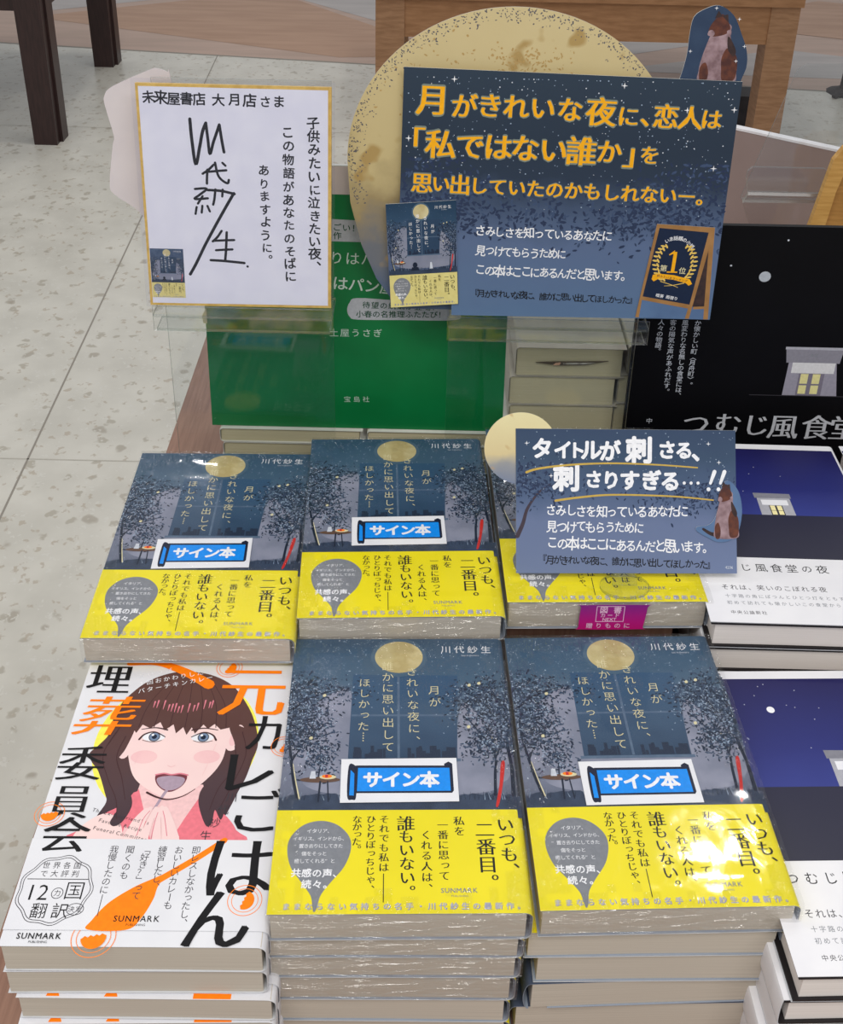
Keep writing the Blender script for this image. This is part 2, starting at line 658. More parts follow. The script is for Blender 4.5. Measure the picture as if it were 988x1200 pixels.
# ------------------------------------------------------------------ display table with hidden risers
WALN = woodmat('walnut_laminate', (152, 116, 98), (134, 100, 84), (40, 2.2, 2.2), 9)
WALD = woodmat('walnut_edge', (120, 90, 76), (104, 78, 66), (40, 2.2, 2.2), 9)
TZ = 0.72
t = empty('display_table', 'brown wood grain display table carrying all the book stacks', 'table', (0, 0, 0))
b = MB()
b.box((-0.235, 0.20, TZ - 0.03), (1.25, 1.42, TZ), WALN)
b.build('table_top', t)
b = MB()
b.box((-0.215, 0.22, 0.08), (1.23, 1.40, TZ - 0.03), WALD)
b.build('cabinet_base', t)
b = MB()
b.box((-0.18, 0.25, 0.0), (1.2, 1.37, 0.08), mat('dark_plinth', (52, 46, 44)))
b.build('plinth', t)


def riser(x0, y0, x1, y1, z):
    b = MB()
    b.box((x0, y0, TZ), (x1, y1, z), WALN)
    b.build('riser_step', t)


riser(-0.195, 0.545, -0.088, 0.690, 0.8253)
riser(-0.070, 0.560, 0.046, 0.700, 0.8301)
riser(0.062, 0.572, 0.172, 0.725, 0.8290)
riser(0.186, 0.545, 0.31, 0.715, 0.7854)
riser(0.325, 0.545, 0.44, 0.725, 0.829)


# ------------------------------------------------------------------ book bodies
def jacket_section(W, T, r, inset=0.0, left=0.0):
    """open C profile (x, z) from the fore-edge over the top, round the spine on the right, back under"""
    p = [(-W / 2 + left, T - inset)]
    n = 7
    x1 = W / 2 - inset
    for i in range(n + 1):
        a = math.pi / 2 - math.pi / 2 * i / n
        p.append((x1 - r + r * math.cos(a), T - inset - r + r * math.sin(a)))
    for i in range(n + 1):
        a = -math.pi / 2 * i / n
        p.append((x1 - r + r * math.cos(a), inset + r + r * math.sin(a)))
    p.append((-W / 2 + left, inset))
    return p


def closed_section(W, T, r, inset, bulge):
    """like jacket_section but the jacket also wraps loosely round the fore-edge on the left"""
    n = 8
    arc = []
    for i in range(n):
        t_ = -math.pi / 2 - math.pi * i / n
        arc.append((-W / 2 + bulge * math.cos(t_), T / 2 + (T / 2 - inset) * math.sin(t_)))
    return arc + jacket_section(W, T, r, inset)[:-1] + [(-W / 2 + 0.01, inset)]


def c_sheet(mb, prof, y0, y1, th, m, mi):
    """sheet of thickness th following profile, outside material m, inside mi"""
    k = len(prof)
    inn = []
    for i in range(k):
        a, c = prof[max(0, i - 1)], prof[min(k - 1, i + 1)]
        dx, dz = c[0] - a[0], c[1] - a[1]
        d = math.hypot(dx, dz)
        inn.append((prof[i][0] + dz / d * th, prof[i][1] - dx / d * th))
    vs = []
    for p in (prof, inn):
        for y in (y0, y1):
            vs += [(x, y, z) for x, z in p]
    o0, o1, i0, i1 = 0, k, 2 * k, 3 * k
    F1 = [(o0 + i, o0 + i + 1, o1 + i + 1, o1 + i) for i in range(k - 1)]
    F2 = [(i1 + i, i1 + i + 1, i0 + i + 1, i0 + i) for i in range(k - 1)]
    F2 += [(i0 + i, i0 + i + 1, o0 + i + 1, o0 + i) for i in range(k - 1)]
    F2 += [(o1 + i, o1 + i + 1, i1 + i + 1, i1 + i) for i in range(k - 1)]
    F2 += [(o0, o1, i1, i0), (i0 + k - 1, i1 + k - 1, o1 + k - 1, o0 + k - 1)]
    n = len(mb.v)
    mb.v += vs
    for F, mm in ((F1, m), (F2, mi)):
        i = mb.mi(mm)
        for q in F:
            mb.f.append(tuple(n + a for a in q))
            mb.m.append(i)


def page_block(W, D, T, m, parent, inset=0.0010, front=0.0006, spine=0.003):
    """slightly bellied block of pages"""
    mb = MB()
    x0, x1 = -W / 2 + 0.0012, W / 2 - spine
    n = 10
    vs = []
    for y, s_ in ((front, -1), (D - front, 1)):
        for i in range(n + 1):
            tt = i / n
            bow = 0.0006 * math.sin(math.pi * tt) * s_
            x = x0 + (x1 - x0) * tt
            vs.append((x, y - bow * 0.5, inset))
            vs.append((x, y + bow * 0.2, T - inset))
    k = 2 * (n + 1)
    fs = []
    for i in range(n):
        a = 2 * i
        fs.append((a, a + 2, a + 3, a + 1))
        fs.append((k + a + 2, k + a, k + a + 1, k + a + 3))
        fs.append((a + 1, a + 3, k + a + 3, k + a + 1))
        fs.append((a + 2, a, k + a, k + a + 2))
    fs.append((0, 1, k + 1, k))
    fs.append((2 * n + 1, 2 * n, k + 2 * n, k + 2 * n + 1))
    mb.raw(vs, fs, m)
    return mb.build('page_block', parent, smooth=40)


LY = 0.00003  # one print layer


def top_frame(W, z):
    return lambda u, v, l: (u / 1000 - W / 2, v / 1000, z + l * LY)


# ---- the night window paperback (W 130 x D 188)
W1, D1, T1 = 0.130, 0.188, 0.0206
NIGHT = gradmat('night_garden_print', 1, 0.0, D1,
                [(0.30, (66, 76, 98)), (0.42, (112, 118, 138)), (0.58, (124, 130, 150)), (0.70, (100, 118, 140)), (0.80, (70, 96, 120)), (1.0, (52, 80, 106))],
                34, 0.16, 0.45, ((170, 190, 208), 520, 0.70))
WINP = gradmat('painted_window_print', 1, 0.09, 0.16, [(0.0, (40, 64, 92)), (0.5, (58, 84, 112)), (1.0, (52, 84, 116))], 60, 0.5, 0.45)
MOONP = gradmat('painted_moon_print', 0, -0.02, 0.02, [(0.0, (202, 190, 142)), (0.5, (182, 164, 112)), (1.0, (212, 200, 156))], 110, 1.3, 0.45)
SPINEW = mat('jacket_inner_paper', (206, 208, 212), (198, 200, 204), 40, 0.5)
NIGHTIN = mat('jacket_reverse_blue', (150, 158, 172), (140, 150, 165), 40, 0.5)
K_ = 1 / 0.96  # measured on the front row, whose rows read slightly short


def night_art(mb, frame, tiny=False):
    a = Art(mb, frame)
    rnd = random.Random(5)
    # glow of the pale wall left and right of the window
    a.layer(1)
    FOG = MC.get('fog_print') or mat('fog_print', (144, 147, 166), (124, 129, 148), 55, 0.45)
    a.blob([(6, 84), (36, 92), (37, 132), (35, 146), (25, 143), (14, 132), (8, 112)], FOG)
    a.blob([(99, 80), (124, 80), (124, 104), (114, 122), (101, 134)], FOG)
    a.blob([(12, 78), (36, 70), (90, 70), (118, 74), (116, 86), (98, 92), (38, 93), (20, 94)], FOG)
    # window
    a.layer(2)
    a.poly([(36, 94.5), (97, 94.5), (100, 157), (37, 158)], WINP)
    a.layer(3)
    LINE = MC.get('window_bar_print') or mat('window_bar_print', (92, 112, 136), (80, 100, 126), 200, 0.5)
    a.rect(37, 125.3, 98.5, 126.6, LINE)
    a.rect(63.6, 95, 65.0, 157, LINE)
    a.rect(34, 92.6, 99, 94.6, LINE)
    for i in range(26):
        u = rnd.uniform(38, 96)
        if abs(u - 64) > 3:
            h = rnd.uniform(3, 9)
            a.rect(u, 95, u + rnd.uniform(1.5, 4), 95 + h, NAVY)
    # ground
    a.layer(4)
    g = [(0, 55), (130, 55)]
    top = []
    for i in range(66):
        u = 130 - i * 2
        top.append((u, 68.5 + 2.2 * math.sin(u * 0.07) + rnd.uniform(-0.8, 0.9)))
    a.poly(g + top, MC.get('night_ground_print') or mat('night_ground_print', (42, 54, 76), (56, 70, 94), 90, 0.5))
    for i in range(120):
        u = rnd.uniform(2, 128)
        h = rnd.uniform(1.5, 4.5)
        a.stroke([(u, 67), (u + rnd.uniform(-1.2, 1.2), 68 + h)], 0.35, rnd.choice([LEAFD, LEAFM, LEAFD, LEAFL]), 0.1, False)
    # trunks
    a.layer(5)
    for pts, w0, w1 in (([(10, 68), (7, 80), (4.8, 92), (3, 104), (2, 118), (6, 130)], 2.2, 1.0),
                        ([(4.6, 92), (8, 100), (12, 108)], 1.1, 0.5), ([(0.5, 128), (8, 136), (16, 141), (28, 146)], 2.0, 0.6),
                        ([(20, 80), (21, 92), (20, 104)], 0.9, 0.5),
                        ([(116.7, 70), (117.5, 84), (118.5, 95), (115, 105), (110, 114), (104, 124)], 1.8, 0.6),
                        ([(118.5, 95), (122, 104), (123, 114)], 1.1, 0.5), ([(126.5, 70), (127, 88), (126, 104), (128, 122), (124, 136)], 2.4, 1.0),
                        ([(128, 132), (120, 142), (108, 148)], 1.5, 0.5)):
        a.stroke(pts, w0, NAVY2, w1)
    a.stroke([(10.8, 68), (8, 80), (5.8, 91)], 0.8, CREAM, 0.4)
    a.stroke([(119.4, 99), (118.6, 106), (116.8, 111)], 0.7, CREAM, 0.4)
    # foliage
    a.layer(6)

    def cloud(lst):
        def reg(q):
            cx, cy, rx, ry = q.choice(lst)
            return (min(128.5, max(1.0, q.gauss(cx, rx * 0.5))), min(160, max(74, q.gauss(cy, ry * 0.5))))
        return reg
    n = 0.35 if tiny else 1.0
    left = cloud([(10, 130, 16, 14), (22, 146, 28, 10), (6, 112, 10, 18), (14, 112, 15, 14), (20, 96, 11, 14), (5, 144, 12, 16), (12, 122, 16, 12)])
    right = cloud([(112, 124, 17, 16), (120, 112, 13, 18), (106, 140, 15, 12), (120, 142, 16, 16), (115, 103, 13, 12), (124, 126, 10, 20)])
    a.leaves(left, int(1500 * n), 1.15 if not tiny else 1.7, [LEAFD, LEAFD, LEAFM, LEAFD, LEAFM], rnd)
    a.leaves(right, int(1500 * n), 1.15 if not tiny else 1.7, [LEAFD, LEAFD, LEAFM, LEAFD, LEAFM], rnd)
    a.layer(7)
    a.leaves(left, int(420 * n), 0.7, [LEAFL, LEAFM, LEAFL], rnd)
    a.leaves(right, int(420 * n), 0.7, [LEAFL, LEAFM, LEAFL], rnd)
    for i in range(int(150 * n)):
        a.ell(rnd.uniform(1, 128), rnd.uniform(126, 186), *(2 * [rnd.uniform(0.15, 0.4)]), LEAFL, 6)
    for u_, v_ in ((106, 148), (112, 149.5), (20, 140), (14, 108), (104, 116)):
        a.layer(8)
        a.blob([(u_, v_), (u_ + 1.6, v_ + 0.6), (u_ + 1.2, v_ + 2.4), (u_ - 0.4, v_ + 1.6)], CREAM, 2)
    # table with a meal, red scarf
    a.layer(8)
    a.ell(21.3, 80.2, 11, 1.9, BROWN)
    a.stroke([(21.5, 79), (21, 66)], 1.0, NAVY2, 1.0, False)
    a.stroke([(25.5, 79), (26.5, 66)], 0.7, NAVY2, 0.7, False)
    a.ell(25.5, 82, 4.6, 1.5, CREAM, 16)
    a.ell(25, 82.5, 2.8, 1.2, ORANGE, 14)
    a.rect(24, 81.6, 25.6, 83.6, RED)
    a.poly([(15.5, 81), (19, 81), (18.4, 86), (16.2, 86)], SOFTW)
    a.blob([(121.2, 91), (123.4, 91.5), (121.4, 78), (118.2, 64), (116.4, 63), (119.2, 76)], RED)
    if tiny:
        a.ell(50, 76, 4.5, 5.0, NAVY2)
        a.poly([(42, 66), (58, 66), (56, 72), (44, 72)], NAVY2)
        a.poly([(78, 68), (84, 68), (82, 80), (79, 80)], SOFTW)
    # moon
    a.layer(9)
    HALO = MC.get('moon_halo_print') or mat('moon_halo_print', (78, 102, 122), (66, 94, 118), 60, 0.5)
    a.ell(64.6, 172, 17.2, 16.0, HALO, 36)
    a.layer(10)
    a.ell(64.6, 172.3, 14.7, 13.2, MOONP, 40)
    # title and author
    a.layer(11)
    st = 'r' if tiny else 'l'
    TI = WHITE if tiny else CREAM
    a.col('月が', (85.6, 145), (85.8, 135.5), 7.4, TI, st)
    a.col('きれいな夜に、', (72.3, 160), (73.3, 107), 7.4, TI, st)
    a.col('誰かに思い出して', (57.8, 164.5), (58.4, 102.5), 7.6, TI, st)
    a.col('ほしかった', (44, 151), (44, 117.5), 7.2, TI, st)
    for q in range(4):
        a.ell(44.2, 112.5 - q * 1.8, 0.45, 0.45, TI, 6)
    a.row('川代紗生', (93.8, 178.6), (118.5, 178.4), 6.6, WHITE, 'r')
    a.latin('Saki Kawashiro', 108.5, 173.6, 1.7, SOFTW, 'r')


def obi_art(mb, frame, tiny=False):
    a = Art(mb, frame)
    k = 60 / 57.5
    a.layer(1)
    a.blob([(23.3, 53.5), (32, 51), (38.4, 44), (39.6, 36), (36.5, 26), (30, 17), (25.5, 10), (24, 3), (22.6, 1), (21.8, 4), (20.5, 10), (15, 18), (9.5, 26),
            (7.0, 36), (8.4, 44), (14.5, 51)], GREY)
    a.layer(2)
    for txt, u, v, sz in (('イタリア、', 23, 47.2, 2.9), ('イギリス、インドから、', 23.4, 42.6, 2.75), ('“置き去りにしてきた', 22.9, 38.2, 2.7),
                          ('傷をそっと', 21, 33.7, 2.8), ('癒してくれる”と', 21.5, 29.4, 2.8)):
        n = len(txt)
        a.row(txt, (u - sz * 0.93 * (n - 1) / 2, v), (u + sz * 0.93 * (n - 1) / 2, v), sz, WHITE, 'r')
    a.row('共感の声、', (12.5, 22.6), (33.5, 22.2), 5.2, WHITE, 'h')
    a.row('続々。', (18, 16.2), (29, 16.0), 5.2, WHITE, 'h')
    B = BLACK
    a.col('いつも、', (120.3, 50.5), (121.3, 23.5), 9.6, B, 'm')
    a.col('二番目。', (109.2, 47.5), (109.6, 16.5), 10.6, B, 'm')
    a.col('私を', (96, 53), (96, 46.7), 6.1, B, 'm')
    a.col('一番に思って', (87.3, 50.5), (87.2, 20.5), 5.9, B, 'm')
    a.col('くれる人は、', (78.5, 44.5), (78.4, 13.6), 5.9, B, 'm')
    a.col('誰もいない。', (68, 51.5), (68.6, 11.5), 8.4, B, 'm', sizes={'誰': 10})
    a.col('それでも私は', (56.6, 54.2), (56.6, 25.5), 5.5, B, 'm')
    a.rect(56.3, 6.0, 56.75, 22.0, B)
    a.col('ひとりぼっちじゃ、', (49.7, 54.2), (49.7, 13.2), 5.3, B, 'm')
    a.col('なかった。', (42.4, 54.2), (42.4, 36), 5.3, B, 'm')
    a.latin('SUNMARK', 94.4, 12.4, 3.7, GREY, 'b', track=1.05)
    a.latin('PUBLISHING', 94.4, 9.3, 1.5, GREY, 'r')
    a.row('ままならない気持ちの名手・川代紗生の最新作。', (9, 3.9), (124.5, 3.6), 4.1, LAV, 'h')
    a.layer(3)
    if not tiny:
        a.row('ままならない気持ちの名手・川代紗生の最新作。', (8.8, 4.05), (124.3, 3.75), 3.9, MC.get('pale_lilac_ink') or ink('pale_lilac_ink', (196, 196, 205)), 'l')


def film_shell(W, D, T, parent, seed):
    """crinkled shrink film round a book: grid on top, front and sides"""
    rnd = random.Random(seed)
    mb = MB()
    e = 0.0007
    x0, x1, y0, y1 = -W / 2 - e, W / 2 + e * 1.6, -e * 1.5, D + e
    n1, n2, n3 = 30, 40, 5

    def wob(a):
        return rnd.uniform(-a, a)
    prof = [(y1, 0.0012), (y1, T * 0.5), (y1, T + 0.0006)]
    for i in range(1, n2):
        prof.append((y1 + (y0 - y1) * i / n2, T + 0.0006))
    prof += [(y0 + 0.0004, T + 0.0005), (y0, T - 0.001), (y0 - 0.0004, T * 0.75), (y0 - 0.0004, T * 0.5), (y0, T * 0.25), (y0 + 0.0004, 0.0012)]
    vs = []
    for (y, z) in prof:
        for i in range(n1 + 1):
            tt = i / n1
            ed = 1.0 if (z < T or y > D - 0.02 or y < 0.02 or tt < 0.12 or tt > 0.88) else 0.3
            vs.append((x0 + (x1 - x0) * tt, y + wob(0.00025) * ed, z + abs(wob(0.0005)) * ed if z > T else z + wob(0.0003)))
    k = n1 + 1
    fs = [(j * k + i, j * k + k + i, j * k + k + i + 1, j * k + i + 1) for j in range(len(prof) - 1) for i in range(n1)]
    for j in range(len(prof) - 1):
        for i in range(n1):
            fa = fs[j * n1 + i]
            tt = (i + 0.5) / n1
            yy = prof[j][0]
            if prof[j + 1][1] < T:
                m_ = FILMF
            else:
                edge_ = min(tt, 1 - tt, (yy + 0.004) / D * 1.3, (D - yy) / D * 1.6) + rnd.uniform(-0.05, 0.05)
                m_ = FILME if edge_ < 0.085 else FILM
            mb.f.append(fa)
            mb.m.append(mb.mi(m_))
    mb.v += vs
    return mb.build('shrink_wrap', parent, smooth=60)


def sticker(parent, c, rot, z, seed=0):
    """white slip with a blue scroll reading signed copy"""
    mb = MB()
    Wd, Hd = 64.0, 29.0
    q, sn = math.cos(R(rot)), math.sin(R(rot))

    def fr(u, v, l):
        x, y = u - Wd / 2, v - Hd / 2
        return ((c[0] + q * x - sn * y) / 1000 - W1 / 2, (c[1] + sn * x + q * y) / 1000, z + l * LY)
    P = [fr(0, 0, 1), fr(Wd, 0, 1), fr(Wd, Hd, 1), fr(0, Hd, 1)]
    mb.plate(P, (0, 0, 1), 0.0002, PAPER)
    a = Art(mb, fr)
    a.layer(2)
    OUT = MC.get('scroll_outline_ink') or ink('scroll_outline_ink', (20, 26, 52))
    a.poly([(5.5, 6), (60.5, 5.5), (61.5, 7), (61.5, 25), (59.5, 26.5), (57, 25), (57, 23.8), (8.5, 24.5), (4.5, 23), (4.0, 5)], OUT)
    a.blob([(3.8, 4), (6.5, 1.8), (8.6, 3.5), (8.6, 20), (7.5, 24.6), (4.2, 24)], OUT)
    a.layer(3)
    a.poly([(9.0, 7.2), (59.8, 6.8), (59.8, 22.2), (9.4, 22.8)], BLUE)
    a.poly([(4.9, 4.6), (7.4, 4.4), (7.4, 19.0), (5.3, 21.5)], BLUE)
    a.layer(4)
    a.row('サイン本', (17.5, 14.6), (48.5, 14.4), 11.0, WHITE, 'x')
    return mb.build('sticker', parent)


def paperback(name, label, art=True, film=None, loose=False):
    r = empty(name, label, 'book')
    page_block(W1, D1, T1, PAGES, r)
    mb = MB()
    c_sheet(mb, closed_section(W1, T1, 0.0042, 0.0006, 0.0035) if loose else jacket_section(W1, T1, 0.0042, 0.0006), 0, D1, 0.00025, NIGHT, NIGHTIN)
    if art:
        fr0 = top_frame(W1, T1 - 0.0006)
        night_art(mb, fr0)
    mb.build('dust_jacket', r, smooth=35)
    if loose:
        return r
    mb = MB()
    c_sheet(mb, jacket_section(W1 + 0.0004, T1, 0.0043, 0.0001), -0.0002, 0.0602, 0.00014, YELL, SPINEW)
    if art:
        obi_art(mb, top_frame(W1, T1 - 0.0001))
    mb.build('paper_band', r, smooth=35)
    if film is not None:
        film_shell(W1, D1, T1, r, film)
    return r


def place(o, b, T, scale_y=1.0, sz=1.0):
    """b = centre x, centre y, yaw, top z of the fitted book; put the thing's front edge there"""
    x, y, yaw, z = b
    d = 0.094
    o.location = (x + d * math.sin(yaw), y - d * math.cos(yaw), z - T)
    o.rotation_euler = (0, 0, yaw)
    o.scale = (1, scale_y, sz)
    return o


GS = 'shrink-wrapped signed night window paperbacks'
bk4 = paperback('paperback_book', 'shrink-wrapped navy night window paperback with blue sticker, front row centre top', True, 1)
place(bk4, (-0.0060, 0.4492, 0.0301, 0.8338), T1, 0.96)
sticker(bk4, (64.6, 79.5), 0.6, T1 + 0.00022)


def night_copy(label, b, T=T1, sy=1.0, keep=None):
    o = copy_thing(bk4, label, (0, 0, 0), 0, keep=lambda c: not c.name.startswith(('sticker', 'shrink')))
    return place(o, b, T, sy, T / T1)


bk5 = night_copy('shrink-wrapped navy night window paperback with white glare on its yellow band, front row right', (0.1263, 0.4556, 0.0452, 0.8332), T1, 0.96)
sticker(bk5, (64.0, 75.8), 0.6, T1 + 0.00022)
film_shell(W1, D1, T1, bk5, 2)
bk1 = night_copy('shrink-wrapped navy night window paperback with blue sticker at far left of middle row', (-0.1400, 0.6139, 0.0243, 0.8459))
sticker(bk1, (62.5, 76.4), 1.6, T1 + 0.00022)
film_shell(W1, D1, T1, bk1, 3)
bk2 = night_copy('shrink-wrapped navy night window paperback below the green panel, middle row centre', (-0.0116, 0.6308, 0.0454, 0.8507))
sticker(bk2, (64.4, 81.2), 0.9, T1 + 0.00022)
film_shell(W1, D1, T1, bk2, 4)
bk3 = night_copy('navy night window paperback with purple gift card label, beneath the small handwritten card', (0.1208, 0.6473, 0.0359, 0.8515), 0.0225)
film_shell(W1, D1, T1, bk3, 5)

# purple label stuck on the wrapped page edge of the book under the small card
mb = MB()
PURP = gradmat('purple_label_print', 2, 0.002, 0.02, [(0, (196, 24, 120)), (1, (128, 30, 130))], 60, 0.2, 0.35)


def frl(u, v, l):
    return (u / 1000 - 0.0190, -0.0021 - l * LY * 1.5, 0.0010 + v / 1000)


pts = smooth_loop([(0, 2), (2, 0), (40, 0), (41.5, 1.5), (43, 17), (42, 18.6), (2, 18.6), (0.5, 17)], 3)
mb.plate([frl(u, v, 1) for u, v in pts], (0, -1, 0), 0.0003, PURP)
a = Art(mb, frl)
a.layer(2)
PINKW = ink('pink_white_ink', (226, 190, 214))
for q in ((10.5, 6.0, 28.5, 6.4), (10.5, 17.6, 28.5, 18.0), (10.5, 6.4, 10.9, 17.6), (28.1, 6.4, 28.5, 17.6)):
    a.rect(*q, PINKW)
a.row('図書', (15.2, 15.0), (24.0, 15.0), 5.4, PINKW, 'b')
a.row('カード', (15.0, 11.0), (24, 11.0), 3.6, PINKW, 'b')
a.latin('NEXT', 19.3, 7.8, 3.4, PINKW, 'b')
a.row('贈りものに', (7, 2.9), (31, 2.9), 4.4, PINKW, 'b')
mb.build('gift_card_label', bk3)

# ------------------------------------------------------------------ plain copies lower in the stacks
plain = paperback('paperback_book', '', False)
loose = paperback('paperback_book', '', False, None, True)
SEQ = ['', 'second', 'third', 'fourth', 'fifth', 'sixth']


def under(src, x, y, yaw, z, T, T0, label, group, film=None, sy=1.0):
    o = copy_thing(src, label, (x, y, z - T), yaw, (1, sy, T / T0), group)
    if film is not None:
        film_shell(W1, D1, T1, o, film)
    return o


z = 0.8338 - T1 - 0.0003
for i, (T, dx, yaw) in enumerate(((0.0162, -0.003, 0.022), (0.0181, -0.0035, 0.02), (0.0205, -0.005, 0.018), (0.0205, -0.007, 0.012), (0.0178, -0.006, 0.01)), 1):
    lab = ('plastic-wrapped paperback with beige page edges, %s from top of the front centre stack' % SEQ[i] if i < 4 else
           'paperback with beige page edges, %s from top of the front centre stack' % SEQ[i])
    under(plain, -0.0032 + dx, 0.3556 + 0.0009 * i, yaw, z, T, T1, lab, 'paperbacks under the front centre book', 20 + i if i < 4 else None, 0.96)
    z -= T + 0.00005
z = 0.8332 - T1 - 0.0003
for i, (T, dx, yaw) in enumerate(((0.0205, -0.0055, 0.035), (0.0220, 0.0005, 0.03), (0.0225, -0.001, 0.055), (0.0270, -0.008, 0.04)), 1):
    under(loose if i in (3, 4) else plain, 0.1308 + dx, 0.3624 + 0.0008 * i, yaw, z, T, T1,
          ('paperback with curled blue jacket edge, %s from top of the front right stack' if i > 2 else 'paperback with beige page edges, %s from top of the front right stack') % SEQ[i], 'paperbacks under the front right book', None, 0.96)
    z -= T + 0.00005

# ------------------------------------------------------------------ white illustrated paperback (front left)
SKIN = mat('illustrated_skin_print', (240, 208, 206), (243, 213, 209), 40, 0.45)
SKIN2 = ink('skin_shadow_ink', (232, 190, 190))
BLUSH = mat('blush_print', (236, 188, 190), (240, 196, 196), 80, 0.45)
HAIR = gradmat('illustrated_hair_print', 1, 0.06, 0.175, [(0, (64, 48, 56)), (0.3, (78, 58, 62)), (0.6, (88, 58, 54)), (1, (98, 66, 60))], 30, 0.3, 0.45)
HAIRD = ink('hair_line_ink', (66, 40, 42))
DRESS = ink('rose_dress_ink', (226, 118, 130))
MAUVE = ink('mauve_spoon_ink', (166, 146, 162))
YELP = ink('pale_yellow_ink', (240, 232, 90))
JACKW = mat('white_jacket_paper', (227, 227, 231), (221, 221, 226), 40, 0.5, 0.35)
JACKB = mat('bright_jacket_paper', (238, 237, 240), (232, 231, 235), 40, 0.5, 0.35)
PINKL = ink('pink_highlight_ink', (214, 124, 138))
IRIS = ink('blue_grey_iris_ink', (112, 130, 158))


def curry_dot(a, u, v, r, rot, m=None):
    a.ring(u, v, r * 1.75, r * 1.65, 0.35, ORANGE)
    a.ring(u, v, r * 1.35, r * 1.27, 0.3, ORANGE)
    a.ell(u, v, r, r * 0.95, ORANGE, 16, rot, 180, 360)
    pts = [(-r, 0.0)]
    c, q = math.cos(R(rot)), math.sin(R(rot))
    for i in range(9):
        pts.append((-r + 2 * r * (i + 0.5) / 9, (0.8 if i % 2 else 0.2) * r * 0.25))
    pts.append((r, 0))
    a.poly([(u + c * x - q * y, v + q * x + c * y) for x, y in pts], ORANGE)


